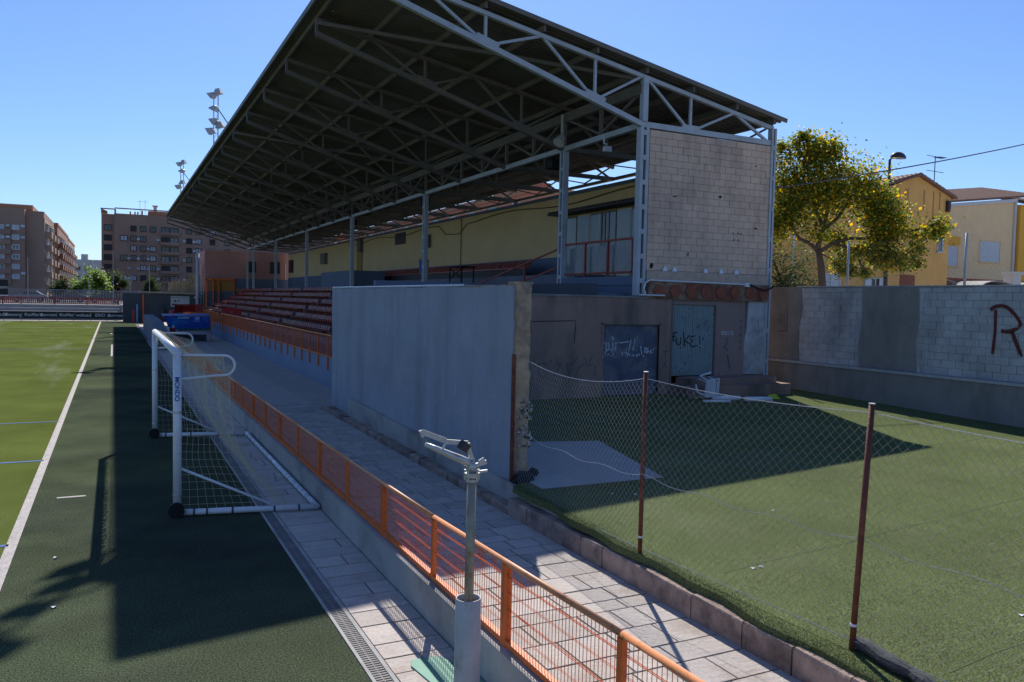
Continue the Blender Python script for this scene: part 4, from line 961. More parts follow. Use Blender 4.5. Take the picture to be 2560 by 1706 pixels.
# street lamp
SL = thing('street_lamp', (33.8, 27, 1.2), 'tall dark street lamp with a single curved head by the orange house', 'street lamp')
build('pole', MB().tube([(33.75, 27, 1.2), (33.72, 27, 6), (33.65, 27, 10.5), (33.72, 26.97, 10.65)], [.11, .09, .06, .05], 10), 'dark_metal', SL, True)
mb = MB(); n = 12; k = 5
for i in range(k+1):
    t = i/k; r = .26*math.cos(t*1.5)
    mb.v += [(34.05+.48*math.cos(t*1.5)*math.cos(2*math.pi*j/n), 26.85+r*math.sin(2*math.pi*j/n), 10.62+.30*math.sin(t*1.5)) for j in range(n)]
for i in range(k): mb.f += [(i*n+j, i*n+(j+1) % n, (i+1)*n+(j+1) % n, (i+1)*n+j) for j in range(n)]
build('lamp_head', mb, 'dark_metal', SL, True); build('lamp_glass', MB().poly([(34.05+.45*math.cos(2*math.pi*j/n), 26.85+.24*math.sin(2*math.pi*j/n), 10.61) for j in range(n)]), 'shutter', SL)
# overhead cable
a, b = Vector((18.55, 19.05, 7.02)), Vector((41, 21.5, 12.0))
tag(build('overhead_cable', MB().tube([a.lerp(b, t/30)-Vector((0, 0, .5*4*(t/30)*(1-t/30)*.35)) for t in range(31)], .022, 5), 'dark_metal'), 'thin overhead cable running from the grandstand corner up to the right', 'cable')

# ---- houses
def window(parent, c, ax, nrm, w, h, frame, pane, depth=.06, fw_=.05, sill=True, mull=False):
    """window part (frame) with a pane sub-part; ax = unit vector along the wall, nrm = outward normal"""
    c, ax, nrm = Vector(c), Vector(ax), Vector(nrm); u_ = Vector((0, 0, 1)); mb = MB()
    p = lambda a, b: c+ax*a+u_*b+nrm*depth*.5
    for a0, b0, a1, b1 in ((-w/2, h/2-fw_/2, w/2, h/2-fw_/2), (-w/2, -h/2+fw_/2, w/2, -h/2+fw_/2)): mb.beam(p(a0, b0), p(a1, b1), depth, fw_)
    for a0 in (-w/2+fw_/2, w/2-fw_/2)+((0,) if mull else ()): mb.beam(p(a0, -h/2), p(a0, h/2), fw_, depth, nrm)
    if sill: mb.beam(c-ax*(w/2+.08)-u_*(h/2+.03)+nrm*.08, c+ax*(w/2+.08)-u_*(h/2+.03)+nrm*.08, .16, .05)
    f_ = build('window', mb, frame, parent)
    q = lambda a, b: c+ax*a+u_*b+nrm*.012
    build('pane', MB().poly([q(-w/2+.01, -h/2+.01), q(w/2-.01, -h/2+.01), q(w/2-.01, h/2-.01), q(-w/2+.01, h/2-.01)]), pane, f_)
    return f_
def tiled_roof(parent, p0, p1, dn, name='roof', nt=40, rows=10, m='tile'):
    """pitched roof plane from ridge line p0-p1 down by vector dn: deck with raised tile rows"""
    p0, p1, dn = Vector(p0), Vector(p1), Vector(dn); nrm = (p1-p0).cross(dn).normalized()
    if nrm.z < 0: nrm = -nrm
    deck = build(name, MB().prism([p0, p1, p1+dn, p0+dn], -nrm*.12), m, parent)
    mb = MB()
    for i in range(nt):
        a = p0.lerp(p1, (i+.5)/nt); w = (p1-p0).length/nt*.55
        for j in range(rows):
            s = a+dn*(j/rows)+nrm*.05; e = a+dn*((j+1.04)/rows)+nrm*.02
            mb.beam(s, e, w, .07, nrm)
    o = build('roof_tiles', mb, m, deck); o['kind'] = 'stuff'; return deck
OH = thing('orange_house', (44, 36, 1.2), 'orange rendered house with a gable and rain-streaked wall behind the tree', 'house')
build('wall', MB().prism([(42.7, 34, 1.2), (48.2, 34, 1.2), (48.2, 34, 10.55), (45.0, 34, 11.65), (42.7, 34, 10.85)], (0, 11, 0)), 'house_orange', OH)
build('wing_wall', B((34.9, 34.3, 1.2), (42.7, 44, 10.4)), 'house_orange', OH)
tiled_roof(OH, (45.0, 33.7, 11.75), (45.0, 45, 11.75), (3.5, 0, -1.2), nt=34, rows=10)
tiled_roof(OH, (45.0, 33.7, 11.75), (45.0, 45, 11.75), (-3.4, 0, -.95), nt=34, rows=9)
tiled_roof(OH, (34.8, 39, 11.4), (41.6, 39, 11.4), (0, -5.2, -.9), nt=26, rows=12)
build('eave_shade_block', B((41.7, 33.9, 9.6), (42.69, 34.2, 10.4)), 'frame_dark', OH)  # dark box standing in for the shade under the gable's eave
mb = MB()
for x, l in ((43.0, 2.0), (43.35, 1.4), (43.9, 2.6), (44.1, 2.3), (45.6, 1.2), (46.5, 1.9), (47.1, 1.1), (42.85, 3)): mb.box((x, 33.985, 10.55-l*.8), (x+random.uniform(.05, .1), 33.998, 10.7+.1*(x > 43.5)))
build('rain_streak', mb, 'rain_dark', OH)
window(OH, (47.35, 34, 7.7), (1, 0, 0), (0, -1, 0), .5, 1.35, 'frame_white', 'glass_pale', mull=False)
window(OH, (38.1, 34.3, 4.7), (1, 0, 0), (0, -1, 0), 1.6, 1.3, 'frame_white', 'shutter', mull=True)
window(OH, (41.9, 34.3, 4.6), (1, 0, 0), (0, -1, 0), 1.9, 1.2, 'frame_white', 'glass_dark', mull=True)
build('shutter_leaf', B((40.95, 34.2, 4.0), (41.5, 34.25, 5.2)), 'frame_white', OH); build('shutter_leaf', B((42.2, 34.2, 4.0), (42.65, 34.25, 5.2)), 'frame_white', OH)
build('door_recess', B((43.75, 33.96, 3.2), (45.1, 33.99, 5.45)), 'clay', OH)
build('wall_bracket', MB().box((47.75, 33.8, 9.6), (48.0, 34, 10.3)).box((47.6, 33.9, 9.0), (47.75, 34, 9.1)), 'dark_metal', OH)
build('drain_pipe', MB().tube([(34.95, 34.2, 1.2), (34.95, 34.2, 8)], .06, 6), 'frame_white', OH)
AN = thing('antenna', (47.9, 35, 10.6), 'tall thin television antenna on the orange house roof', 'antenna')
build('mast', MB().tube([(47.9, 35, 10.6), (47.9, 35, 13.3)], .03, 6), 'dark_metal', AN)
for z, w in ((13.25, .9), (12.3, .9), (11.6, .35)): build('boom', MB().beam((47.9-w*.9, 35, z+.03), (47.9+w, 35, z), .03, .03), 'dark_metal', AN)
mb = MB()
for k in range(9): mb.beam((48+.1*k, 34.75, 13.25), (48+.1*k, 35.25, 13.25), .015, .015)
build('director_rods', mb, 'dark_metal', AN)
CHs = thing('cream_house', (69, 50, 1.2), 'long cream rendered house with brown tiled roof and white shutters at right', 'house')
build('wall', MB().prism([(58, 45, 1.2), (72.7, 45, 1.2), (72.7, 45, 13.2), (63.7, 45, 12.15), (58, 45, 11.5)], (0, 9, 0)), 'house_cream', CHs)
mb_ = build('eave_trim', MB().beam((58, 44.9, 11.55), (72.8, 44.9, 13.3), .2, .28), 'frame_white', CHs)
tiled_roof(CHs, (57, 50, 13.0), (75.5, 50, 15.2), (0, -5.4, -1.25), nt=60, rows=12)
build('corner_pipe', B((72.55, 44.85, 1.2), (72.8, 44.98, 13.2)), 'frame_white', CHs)
for x, z, w, h in ((69.4, 8.55, 2.9, 1.9), (64.35, 7.95, 1.5, 1.75)): window(CHs, (x, 45, z), (1, 0, 0), (0, -1, 0), w, h, 'house_cream', 'shutter')
build('awning_box', B((63.6, 44.8, 8.9), (65.1, 45, 9.6)), 'house_amber', CHs)
AH = thing('amber_house', (78, 49, 1.2), 'bright amber rendered house wall at the right edge next to the cream house', 'house')
build('wall', B((72.9, 44.6, 1.2), (84, 54, 12.9)), 'house_amber', AH)
tiled_roof(AH, (72.9, 49, 14.4), (84, 49, 14.4), (0, -4.7, -1.35), nt=30, rows=10)
window(AH, (77, 44.6, 8.5), (1, 0, 0), (0, -1, 0), 1.4, 1.6, 'frame_white', 'shutter')
# lean-to shed roofs and yard wall between the houses
SH = thing('yard_sheds', (56, 36, 1.2), 'low brown yard sheds with arched pale roof sheets below the cream house', 'shed')
build('wall', B((49, 37, 1.2), (66, 37.4, 5.6)), 'clay', SH)
build('wall_front', B((52, 35, 1.2), (66, 35.3, 5.0)), 'brown_wall', SH)
for x0 in (54.5, 58.6):
    pts = [(x0+1.9*math.cos(math.pi*k/8), 34.6, 4.75+.6*math.sin(math.pi*k/8)) for k in range(9)]; mb = MB()
    for p, q in zip(pts, pts[1:]): mb.prism([p, q, (q[0], q[1], q[2]+.06), (p[0], p[1], p[2]+.06)], (0, 2.4, 0))
    build('arched_sheet', mb, 'concrete', SH)
build('chimney', MB().box((56.3, 34.7, 4.6), (57.2, 35.4, 5.9)).box((56.2, 34.6, 5.9), (57.3, 35.5, 6.1)), 'bldg_white', SH)
build('roof_sheet', MB().prism([(49, 36, 5.75), (52, 36, 5.2), (52, 38, 5.2), (49, 38, 5.75)], (0, 0, .06)), 'concrete', SH)

# ---- salmon apartment block behind the stand
SA = thing('salmon_apartments', (50, 130, 1.2), 'salmon coloured apartment block seen in the gap above the yellow wall', 'building')
build('wall', B((45, 86, 1.2), (52, 190, 16.3)), 'salmon', SA)
build('roof_parapet', B((44.8, 85.9, 16.3), (52.2, 190, 17.0)), 'cornice', SA)
build('stair_tower', B((46, 92, 17), (51, 99, 18.6)), 'salmon', SA)
for k in range(14):
    y = 90+k*7
    for z in (8.6, 11.6, 14.6):
        if (k+int(z)) % 3 == 0:
            build('balcony', B((44.2, y-2, z-1.2), (44.99, y+2, z-.2)), 'blue_front', SA); window(SA, (45, y, z+.4), (0, 1, 0), (-1, 0, 0), 3.0, 1.5, 'frame_dark', 'glass_dark', sill=False)
        else: window(SA, (45, y, z+.2), (0, 1, 0), (-1, 0, 0), 2.2, 1.5, 'frame_white', 'shutter' if k % 2 else 'glass_pale', sill=False)
for k in range(8): build('rail', MB().beam((45.2, 70, 14.2+.2*k), (45.2, 86, 14.2+.2*k), .03, .03), 'dark_metal', SA)

# ================================================================== FAR END
PK = thing('pink_building', (14, 97, 0), 'pink clubhouse building with barred windows at the far end of the stand', 'building')
build('wall', B((9.15, 96, 3.6), (18.6, 106, 8.2)), 'pinkish', PK)
build('base_wall', B((9.3, 95.9, 1.4), (18.6, 106, 3.6)), 'dug_grey', PK)
build('band', B((12.5, 95.88, 4.0), (18.6, 95.99, 5.1)), 'blue_dado', PK)
build('yellow_panel', B((9.6, 95.85, 3.7), (12.2, 95.98, 4.75)), 'amber_wood', PK)
for x in (9.3, 10.0, 10.6, 12.2): build('red_frame', B((x-.06, 95.5, 1.2), (x+.06, 95.7, 5.0)), 'orange', PK)
build('red_lintel', B((9.2, 95.5, 4.85), (12.3, 95.7, 5.05)), 'orange', PK)
window(PK, (14.2, 96, 6.5), (1, 0, 0), (0, -1, 0), .9, 1.2, 'frame_dark', 'glass_dark'); window(PK, (16.8, 96, 6.5), (1, 0, 0), (0, -1, 0), 1.1, 1.3, 'frame_dark', 'glass_dark')
for z in (6.4, 5.9): build('vent_slot', B((9.13, 98, z-.6), (9.16, 98.4, z)), 'frame_dark', PK)
build('drain_pipe', MB().tube([(18.0, 95.95, 5), (18.0, 95.95, 7)], .06, 6), 'frame_white', PK)
KI = thing('kiosk', (5.8, 100, 0), 'low dark grey kiosk building with pale roof slab and white wall sign', 'kiosk')
build('wall', B((2.75, 98, 0), (8.9, 103, 3.2)), 'kiosk', KI)
build('roof_slab', MB().prism([(2.6, 97.6, 3.32), (8.95, 97.6, 3.16), (8.95, 103.4, 3.16), (2.6, 103.4, 3.32)], (0, 0, .12)), 'slab_edge', KI)
build('side_wall', B((.9, 98.3, 0), (2.74, 98.6, 3.2)), 'kiosk', KI)
sg = build('wall_sign', B((5.75, 97.94, 1.75), (7.7, 97.99, 2.95)), 'shutter', KI)
build('sign_print', MB().box((6.1, 97.92, 2.3), (6.3, 97.935, 2.5)).box((6.5, 97.92, 2.35), (6.62, 97.935, 2.52)).box((5.9, 97.92, 1.9), (6.35, 97.935, 2.1)).box((5.85, 97.92, 2.78), (7.6, 97.935, 2.82)), 'frame_dark', sg)
build('door_post', B((2.85, 97.9, 0), (3.0, 97.99, 3.1)), 'orange', KI)
for x, z in ((8.3, 2.85), (8.75, 2.95), (8.5, 2.3)): build('wall_lamp', B((x-.12, 97.93, z-.1), (x+.12, 97.99, z+.1)), 'shutter', KI)
BS = thing('cane_screen', (7.3, 99, 3.35), 'ragged pale cane screen standing on the kiosk roof', 'screen')
bm_ = unit('cane', (.09, .05, 1), 'bamboo'); x = 5.6; k = 0
while x < 9.0:
    h = 1.15+.35*(x-5.6)/1.2 if x < 6.8 else (1.25+.75*abs(math.sin((x-7)*1.1)) if x < 8 else 2.0)
    h *= random.uniform(.85, 1.1); place('cane', bm_, (x, 99+random.uniform(-.04, .04), 3.35), BS, sc=(random.uniform(.8, 1.2), 1, h)); x += .085
# advertising boards
words = ['RioMar', 'lessorg', 'waltusd', 'torrent', 'RioMar', 'lessorg', 'torrent', 'ERIO', 'waltusd', 'RioMar', 'torrent']
for k in range(11):
    x1 = 2.6-k*1.62; x0 = x1-1.60
    bd_ = build('advert_board', B((x0, 99.4, .28), (x1, 99.46, 1.02)), 'ad_black')
    tag(bd_, 'black low advertising board with white lettering, number %s from the kiosk end of the row' % ['one', 'two', 'three', 'four', 'five', 'six', 'seven', 'eight', 'nine', 'ten', 'eleven'][k], 'advert board', 'advertising boards behind the far goal line')
    text('lettering', words[(k+5) % 11], .47, ((x0+x1)/2+.1, 99.38, .66), (1, 0, 0), (0, 0, 1), 'ad_white', bd_, .006)
    if words[(k+5) % 11] in ('lessorg', 'torrent'): build('emblem', MB().poly([(x0+.16+.14*math.cos(a), 99.385, .66+.17*math.sin(a)) for a in [R(30*t) for t in range(12)]]), 'ad_white', bd_)
    build('foot', B((x1-.06, 99.4, 0), (x1-.02, 99.5, .3)), 'rust', bd_)
struct('far_path', B((-72, 99.55, -.04), (9, 108.2, .03)), 'sandy')
BL = thing('bleacher', (-12, 104, 0), 'grey concrete bleacher steps behind the advertising boards', 'bleacher')
build('step', B((-60, 102.2, 0), (.7, 103.2, 1.0)), 'bleacher', BL); build('step', B((-60, 103.21, 0), (.7, 104.2, 1.35)), 'bleacher', BL); build('step', B((-60, 104.21, 0), (.75, 108, 1.72)), 'bleacher', BL)
build('end_wall', B((.76, 102.2, 0), (.95, 108, 1.8)), 'bleacher', BL)
RF = thing('red_fence', (-10, 106, 1.72), 'red picket fence along the top of the concrete bleacher', 'fence')
build('rail', B((-40, 105.98, 2.42), (.5, 106.02, 2.5)), 'fence_red', RF); build('rail', B((-40, 105.98, 1.78), (.5, 106.02, 1.84)), 'fence_red', RF)
pk = unit('picket', (.09, .02, .66), 'fence_red'); pk2 = unit('post', (.14, .06, .85), 'fence_red')
for k in range(120): place('picket', pk, (.4-k*.2, 106.03, 1.8), RF)
for k in range(8): place('post', pk2, (.5-k*3.3, 106, 1.72), RF)
GF = thing('street_fence', (-10, 112, 1.75), 'grey railing fence along the street behind the red fence', 'fence')
build('rail', B((-60, 111.98, 3.35), (20, 112.02, 3.42)), 'fence_grey', GF); build('rail', B((-60, 111.98, 2.0), (20, 112.02, 2.06)), 'fence_grey', GF)
fb = unit('bar', (.05, .03, 1.5), 'fence_grey')
for k in range(150): place('bar', fb, (6-k*.17, 112, 1.85), GF)
NP = thing('catch_net_posts', (-8, 107, 1.7), 'row of tall thin poles carrying a ball-stop net behind the far goal', 'net posts')
for x, z in ((-8.8, 7), (-.05, 8.2), (-2.6, 6.5), (1.8, 5.4), (3.9, 6.6)): build('pole', MB().tube([(x, 107, 0), (x, 107, z)], .05, 6), 'fence_grey', NP)
HB = thing('hoarding', (-14, 104.5, 1.7), 'black hoarding with white lettering ending .com at the left edge', 'hoarding')
build('board', B((-19, 104.4, 2.7), (-10.48, 104.5, 4.35)), 'ad_black', HB); text('lettering', '.com', .55, (-11.05, 104.38, 3.55), (1, 0, 0), (0, 0, 1), 'ad_white', HB)
build('edge_strip', B((-19, 104.38, 2.58), (-10.48, 104.5, 2.69)), 'ad_white', HB)
for x in (-11, -15): build('leg', B((x-.05, 104.45, 1.0), (x+.05, 104.55, 2.7)), 'dark_metal', HB)
# dugout
DG = thing('dugout', (4.3, 58, 0), 'blue printed players dugout shelter with slanting front beside the walkway', 'dugout')
build('panel', MB().prism([(2.95, 57.5, 1.74), (5.8, 57.5, 1.80), (5.8, 57.1, .86), (3.85, 57.1, .82), (3.2, 57.2, 1.1)], (0, .06, 0)), 'dug_blue', DG)
build('panel_grass', MB().prism([(3.85, 57.04, .84), (5.8, 57.04, .88), (5.8, 57.03, 1.0), (3.7, 57.03, .95)], (0, .03, 0)), 'dug_green', DG)
for x0, x1, z0, z1 in ((3.8, 4.5, 1.62, 1.74), (4.85, 5.15, 1.55, 1.76), (4.75, 5.2, 1.45, 1.5)): build('panel_print', B((x0, 57.3, z0), (x1, 57.44, z1)), 'dug_light', DG)
build('panel_ball', MB().tube([(3.5, 57.1, 1.1), (3.5, 57.14, 1.1)], .11, 12), 'shutter', DG)
build('roof', MB().prism([(2.9, 57.5, 1.76), (5.85, 57.5, 1.82), (5.85, 59.4, 1.9), (2.9, 59.4, 1.84)], (0, 0, .05)), 'dug_blue', DG)
build('frame', MB().beam((5.85, 57, .0), (5.85, 57.6, 1.85), .06, .06).beam((2.95, 59, 0), (2.95, 57.6, 1.8), .05, .05), 'orange', DG)
build('bench', B((3.1, 58.6, 0), (5.7, 59.2, .5)), 'dug_grey', DG)
GB = thing('dugout_block', (2.4, 62, 0), 'grey rendered dugout walls with curved top between goal and kiosk', 'dugout')
build('wall', MB().prism([(2.15, 50.5, 0), (2.15, 50.5, .55), (2.15, 52, 1.1), (2.15, 56, 1.42), (2.15, 60, 1.5), (2.15, 72, 1.5), (2.15, 72, 0)], (.7, 0, 0)), 'dug_grey', GB)
build('bench', B((2.86, 49, 0), (3.05, 72, .9)), 'dug_grey', GB); build('bench_cap', B((2.2, 49.2, .95), (2.6, 50.4, 1.02)), 'white_goal', GB)
struct('sunlit_apron', B((2.9, 75, .02), (6.8, 97.9, .108)), 'sandy')
# red curved barrier and red stacked chairs by the stand corner
RB_ = thing('red_barrier', (5.5, 72, .1), 'red curved metal crowd barrier in front of the far stand corner', 'barrier')
pts = [(4.4, 70.2, 0), (4.5, 71.5, 0), (5.2, 72.6, 0), (6.2, 73, 0), (6.8, 73, 0)]
build('rail', MB().tube([(x, y, 2.35) for x, y, _ in pts], .05, 6), 'red', RB_)
build('skirt', MB().add([(x, y, 1.75) for x, y, _ in pts]+[(x, y, 2.3) for x, y, _ in pts], [(i, i+1, i+6, i+5) for i in range(4)]), 'red', RB_)
mb = MB()
for (x0, y0, _), (x1, y1, _) in zip(pts, pts[1:]):
    for k in range(6): mb.beam((x0+(x1-x0)*k/6, y0+(y1-y0)*k/6, .1), (x0+(x1-x0)*k/6, y0+(y1-y0)*k/6, 1.75), .03, .03)
build('bars', mb, 'red', RB_)
tag(build('red_drum', MB().tube([(4.25, 70, .1), (4.25, 70, 1.9)], [.22, .26], 14), 'red'), 'bright red plastic drum standing beside the red barrier', 'drum')
for k, x in enumerate((7.3, 8.0)):
    c = thing('red_chair', (x, 60.6, 1.16), ['left red plastic chair behind the gap in the terrace railing', 'right red plastic chair behind the gap in the terrace railing'][k], 'chair')
    build('seat', B((x-.3, 60.3, 1.55), (x+.3, 60.9, 1.62)), 'red', c); build('backrest', MB().prism([(x-.3, 60.85, 1.62), (x+.3, 60.85, 1.62), (x+.34, 61.0, 2.3), (x-.34, 61.0, 2.3)], (0, .05, 0)), 'red', c)
    for sx in (-.27, .27):
        for sy in (60.33, 60.87): build('leg', MB().beam((x+sx, sy, 1.16), (x+sx, sy, 1.56), .04, .04), 'red', c)
# floodlight masts
def mast(name, x, y, z0, zs, ztop, label):
    M_ = thing(name, (x, y, z0), label, 'floodlight mast', 'floodlight masts on the roof edge')
    for dx in (-.12, .12): build('leg', MB().tube([(x+dx, y, z0), (x+dx, y, ztop)], .035, 6), 'galv', M_)
    mb = MB(); z = z0+.1
    while z < ztop-.8: mb.beam((x-.12, y, z), (x+.12, y, z+.5), .02, .02); mb.beam((x+.12, y, z+.5), (x-.12, y, z+1.0), .02, .02); z += 1.
    build('lacing', mb, 'galv', M_)
    for k, (lx, lz, a) in enumerate(zs):
        c = Vector((x+lx, y-.22, lz)); d = Vector((math.sin(a)-.5, -.25, -.62)).normalized(); sdx = Vector((math.cos(a)*.5, .85, .1)).normalized(); u_ = sdx.cross(d)
        w, h, t = .27, .25, .19
        vs = [c+sdx*i*w+u_*j*h+d*t for i, j in ((-1, -1), (1, -1), (1, 1), (-1, 1))]+[c+sdx*i*w*.55+u_*j*h*.55-d*t for i, j in ((-1, -1), (1, -1), (1, 1), (-1, 1))]
        l_ = build('floodlight', MB().add(vs, [(3, 2, 1, 0), (4, 5, 6, 7), (0, 1, 5, 4), (1, 2, 6, 5), (2, 3, 7, 6), (3, 0, 4, 7)]), 'pvc', M_)
        build('lens', MB().poly([c+sdx*i*w*.9+u_*j*h*.9+d*(t+.01) for i, j in ((-1, -1), (1, -1), (1, 1), (-1, 1))]), 'shutter', l_)
        build('bracket', MB().beam((x, y, lz-.1), c, .05, .05), 'galv', M_)
    build('stay', MB().tube([(x+.1, y, ztop-.9), (x+2.3, y-.6, zt(x+2.3)+.3)], .03, 5), 'dark_metal', M_)
    return M_
zr_ = zt(5.5)+.25
mast('floodlight_mast', 5.5, 51.4, zr_, [(.1, 15.35, .5), (-.2, 15.1, -.4), (-.1, 14.35, 0), (-.1, 13.6, -.5), (.2, 13.4, .6), (-.3, 13.0, -.7)], 15.3, 'floodlight mast above the middle of the roof edge, nearer of the two')
mast('floodlight_mast', 5.5, 77.9, zr_, [(.1, 15.0, .5), (-.2, 14.8, -.5), (0, 14.2, 0), (0, 13.2, .4), (-.3, 12.8, -.6)], 15.0, 'floodlight mast above the far end of the roof edge, smaller in view')
mast('floodlight_mast', 5.5, 23.2, zr_, [(.1, 15.35, .5), (-.2, 15.1, -.4), (-.1, 14.35, 0), (-.1, 13.6, -.5), (.2, 13.4, .6), (-.3, 13.0, -.7)], 15.3, 'floodlight mast at the near roof corner whose stay reaches the top picture edge')
o = thing('ladder_mast', (8.5, 97.2, 0), 'grey steel mast with caged ladder beside the pink building', 'mast')
build('pole', MB().tube([(8.5, 97.2, 0), (8.5, 97.2, 7.8)], .2, 10), 'steel', o, True)
for dx in (.35, .62): build('ladder_stile', MB().tube([(8.5+dx, 97, 0), (8.5+dx, 97, 7.8)], .03, 5), 'galv', o)
for k in range(16): build('rung', MB().beam((8.85, 97, .5+k*.45), (9.12, 97, .5+k*.45), .03, .03), 'galv', o)

# ---- brick apartment buildings
def wingrid(parent, face, origin, ax, nrm, cols, rows, w, h, panes, frame='frame_dark', seed=1, skip=.0):
    """windows of one facade share meshes"""
    rnd = random.Random(seed); ax, nrm = Vector(ax), Vector(nrm); u_ = Vector((0, 0, 1)); mb = MB(); f_ = .12; d = .12
    p = lambda a, b: ax*a+u_*b+nrm*d*.5
    mb.beam(p(-w/2, h), p(w/2, h), d, f_); mb.beam(p(-w/2, 0), p(w/2, 0), d*2, f_)
    for a in (-w/2, 0, w/2): mb.beam(p(a, 0), p(a, h), f_ if a else .07, d, nrm)
    fm = mesh_of('window', mb, frame); pms = {}
    for q in set(panes):
        e = lambda a, b: ax*a+u_*b+nrm*.02
        hh = h
        pms[q] = mesh_of('pane', MB().poly([e(-w/2, 0), e(w/2, 0), e(w/2, hh), e(-w/2, hh)]), q)
    for r_ in rows:
        for c in cols:
            if rnd.random() < skip: continue
            o = Vector(origin)+ax*c+u_*r_; wi = place('window', fm, o, parent); place('pane', pms[rnd.choice(panes)], o, wi)
rows7 = [6.0, 7.95, 9.8, 11.65, 13.5, 15.4]
AB = thing('brown_apartments', (12, 175, 1.7), 'dark brown brick apartment block with orange pergola roof behind the kiosk', 'building')
build('wall', B((.1, 170, 1.7), (42, 190, 18.1)), 'brick_brown', AB); build('corner_wall', B((-2.05, 170.6, 1.7), (.11, 190, 17.95)), 'brick_brown', AB)
build('ground_floor', B((-1.9, 170.3, 1.7), (42, 170.59, 4.4)), 'kiosk', AB)
wingrid(AB, 0, (0, 170, -.5), (1, 0, 0), (0, -1, 0), (3.4, 5.1, 6.8, 13.3, 15.0, 17.6, 20.4), rows7, .95, 1.0, ['frame_dark', 'glass_dark', 'shutter', 'glass_pale'], seed=5, skip=.06)
wingrid(AB, 0, (0, 170, -.5), (1, 0, 0), (0, -1, 0), (1.75,), rows7[::2], 1.2, 1.0, ['shutter', 'glass_dark'], seed=6)
wingrid(AB, 0, (0, 170.6, -.5), (1, 0, 0), (0, -1, 0), (-.95,), rows7, 1.25, 1.0, ['frame_dark', 'glass_dark'], seed=7)
wingrid(AB, 0, (0, 170, -.6), (1, 0, 0), (0, -1, 0), (9.0, 10.6), rows7, 1.35, 1.1, ['frame_dark', 'glass_dark', 'glass_pale'], seed=8)
for z in rows7: build('balcony', B((8.1, 169.3, z-1.0), (11.6, 169.99, z-.45)), 'brick_brown', AB)
build('pergola_beam', B((-2.2, 169.8, 18.75), (.3, 170.1, 18.95)), 'cornice', AB); build('pergola_beam', B((.2, 169.6, 18.95), (30, 169.9, 19.15)), 'cornice', AB)
for x in (-1.9, .3, 4.9, 9, 14, 19): build('pergola_post', B((x-.15, 169.7, 17.95), (x+.15, 170, 18.85)), 'cornice', AB)
build('pergola_fin', MB().prism([(-2.1, 170, 17.95), (-1.0, 170, 17.95), (-1.0, 170, 18.4), (-2.1, 170, 18.85)], (0, .5, 0)), 'cornice', AB)
build('roof_hut', B((6.1, 172, 18.1), (10.2, 176, 19.1)), 'cornice', AB)
build('roof_vent', MB().tube([(7.3, 172.2, 19.1), (7.3, 172.2, 19.8)], .3, 8).tube([(7.3, 172.2, 19.8), (7.3, 172.2, 20.2)], [.3, .6], 8), 'pvc', AB)
for x in (4.6, 5.5): build('aerial', MB().beam((x, 172, 18), (x, 172, 21.2), .05, .05).beam((x-.5, 172, 20.8), (x+.5, 172, 20.8), .04, .04), 'dark_metal', AB)
for x in (2.9, 3.7, 4.2): build('flue', MB().tube([(x, 171, 18), (x, 171, 18.7)], .15, 6), 'cornice', AB)
LA = thing('corner_apartments', (-22, 160, 1.7), 'brown brick apartment block with pale shutters at the left edge', 'building')
build('wall', B((-45, 150, 1.7), (-12.7, 175, 16.2)), 'brick_brown', LA); build('tower', B((-12.69, 151, 1.7), (-10.1, 175, 16.0)), 'brick_brown', LA)
build('penthouse', B((-45, 153, 16.2), (-11.8, 172, 17.1)), 'cornice', LA)
wingrid(LA, 0, (0, 150, -.4), (1, 0, 0), (0, -1, 0), (-13.95, -16.0, -19.5, -22), [5.4, 7.0, 8.55, 10.1, 11.65, 13.2], .95, .72, ['shutter', 'shutter', 'glass_pale'], 'frame_white', 9)
for z in (5.3, 6.9, 8.45, 10, 11.55, 13.1): build('balcony', B((-18.2, 149.5, z-1.1), (-14.6, 149.99, z-.3)), 'brick_brown', LA)
for k, (ya2, yb2, m_, ht, lb) in enumerate(((151.2, 174.8, None, 0, ''), (184, 226, 'brick_red', 16.2, 'red brick apartment row with sunlit balconies down the side street'), (227.5, 262, 'brick_cream', 15.8, 'cream brick apartment block at the far end of the side street'))):
    if m_:
        T_ = thing('street_apartments', (-18, (ya2+yb2)/2, 1.7), lb, 'building'); build('wall', B((-30, ya2, 1.7), (-10, yb2, ht)), m_, T_); build('roof_band', B((-30.1, ya2-.1, ht), (-9.9, yb2+.1, ht+.5)), 'cornice', T_)
    else: T_ = LA; build('side_face', B((-10.1, ya2, 1.7), (-10.02, yb2, 15.0)), 'brick_cream', T_)
    xx = -10.0
    wingrid(T_, 0, (xx, 0, 0), (0, 1, 0), (1, 0, 0), [ya2+3+4.2*j for j in range(int((yb2-ya2-3)/4.2)+1)], [4.2, 6.4, 8.6, 10.8, 13.0], 2.0, 1.4, ['glass_dark', 'frame_dark', 'shutter'], 'frame_white', 11+k)
    rnd = random.Random(20+k)
    for j in range(int((yb2-ya2-3)/8.4)+1):
        for z in (4.0, 6.2, 8.4, 10.6, 12.8):
            y = ya2+3+8.4*j; build('balcony', B((xx, y-1.6, z-.9), (xx+.9, y+1.6, z+.1)), m_ or 'brick_cream', T_)
            if rnd.random() < .55: build('awning', MB().prism([(xx, y-1.5, z+1.5), (xx+1.0, y-1.5, z+.9), (xx, y-1.5, z+1.4)], (0, 3, 0)), 'awning', T_)
for par, y, xs2 in ((AB, 169.85, (4.25, 5.95, 7.7, 12.4, 14.2, 2.6)), (LA, 149.85, (-15.0, -12.95, -17.6))):
    for x in xs2:
        for z in random.sample([6.2, 8.1, 10.0, 11.9, 13.7], 3): build('air_conditioner', B((x-.28, y-.2, z-.5), (x+.28, y+.14, z-.1)), 'shutter', par)
WB_ = thing('white_block', (-7, 305, 1.7), 'pale distant apartment block closing the view down the street', 'building')
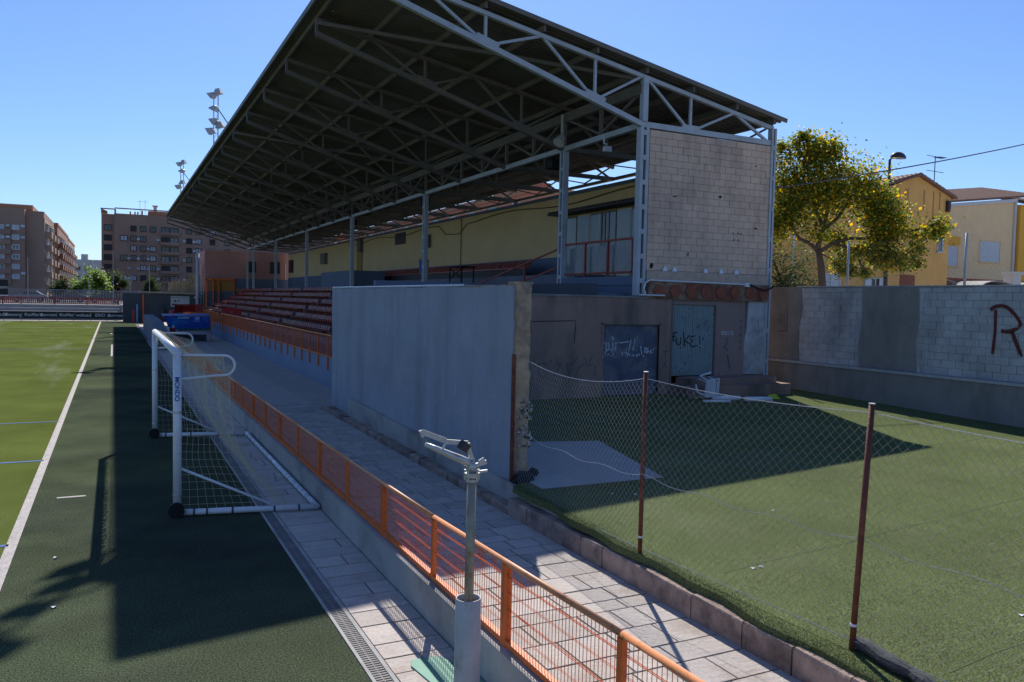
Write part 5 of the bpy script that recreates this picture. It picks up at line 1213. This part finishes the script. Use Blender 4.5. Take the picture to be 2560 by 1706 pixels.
build('wall', B((-22, 300, 1.7), (4, 315, 13.6)), 'bldg_white', WB_); build('roof_box', B((-9.6, 301, 13.6), (-7.6, 305, 15.4)), 'bldg_white', WB_)
wingrid(WB_, 0, (0, 300, 0), (1, 0, 0), (0, -1, 0), (-10.5, -8, -5.5, -3), (4, 7, 10), 1.6, 1.3, ['glass_dark', 'shutter'], 'frame_white', 31)
# street trees and shrubs beyond the far end
for k, (c, r, m_, lb) in enumerate((((-4.6, 131, 3.9), 1.5, 'leaf_bright', 'bright sunlit green street tree left of the brown apartments, lower one'), ((-2.4, 133, 4.8), 2.1, 'leaf_bright', 'bright sunlit green street tree beside the brown apartment corner, taller one'), ((-6.9, 128, 3.9), 1.35, 'leaf_dark', 'dark round bush in front of the sunlit brick street'), ((.3, 140, 4.6), 1.7, 'leaf_dark', 'dark tree under the brown apartment corner'), ((5.5, 140, 4.3), 1.4, 'leaf_dark', 'dark tree in front of the brown apartment ground floor'))):
    bush('street_tree', c, r, 170, .36 if r > 1.5 else .28, m_, lb, 'tree', 1.75, 11, 1., 40+k)
# parked cars behind the street fence
def car(x, y, m, label, L_=4.2):
    T_ = thing('parked_car', (x, y, 1.75), label, 'car', 'cars parked behind the street fence'); z = 1.75
    prof = [(-L_/2, .35), (-L_/2, .75), (-L_*.42, .92), (-L_*.22, .98), (-L_*.1, 1.42), (L_*.2, 1.46), (L_*.36, 1.0), (L_*.48, .88), (L_/2, .6), (L_/2, .35)]
    build('body', MB().prism([(x+a, y-.85, z+b) for a, b in prof], (0, 1.7, 0)), m, T_)
    build('side_window', MB().prism([(x-L_*.19, y-.87, z+1.0), (x-L_*.09, y-.87, z+1.36), (x+L_*.18, y-.87, z+1.39), (x+L_*.31, y-.87, z+1.0)], (0, .015, 0)), 'glass_dark', T_)
    for wx in (-L_*.3, L_*.31):
        w = build('wheel', MB().tube([(x+wx, y-.88, z+.32), (x+wx, y-.7, z+.32)], .32, 14), 'rubber', T_); build('rim', MB().tube([(x+wx, y-.895, z+.32), (x+wx, y-.87, z+.32)], .2, 10), 'galv', w)
for k, (x, y, m_, lb) in enumerate(((-9.6, 118, 'car_grey', 'pale grey parked car, leftmost behind the street fence'), (-5.2, 119, 'car_dark', 'dark parked car behind the street fence under the bush'), (-1.0, 118.5, 'car_dark', 'dark parked car behind the street fence below the green trees'), (3.6, 119, 'car_dark', 'dark parked car behind the fence in front of the brown apartments'))): car(x, y, m_, lb)
# orange bin container and corner banner bits near the kiosk
tag(build('corner_post', MB().tube([(2.3, 97, 0), (2.3, 97, 2.0)], .08, 8), 'dug_light'), 'pale blue padded post standing at the pitch corner by the kiosk', 'post')
tag(build('red_figure_board', MB().prism([(1.75, 97.2, 0), (2.05, 97.2, 0), (2.0, 97.2, 1.5), (1.8, 97.2, 1.4)], (0, .1, 0)), 'red'), 'narrow red board leaning at the pitch corner by the kiosk', 'board')
tag(build('waste_bin', MB().tube([(4.9, 96.8, .1), (4.9, 96.8, 1.6)], [.28, .34], 12), 'frame_dark', smooth=True), 'dark waste bin standing in front of the kiosk wall', 'bin')
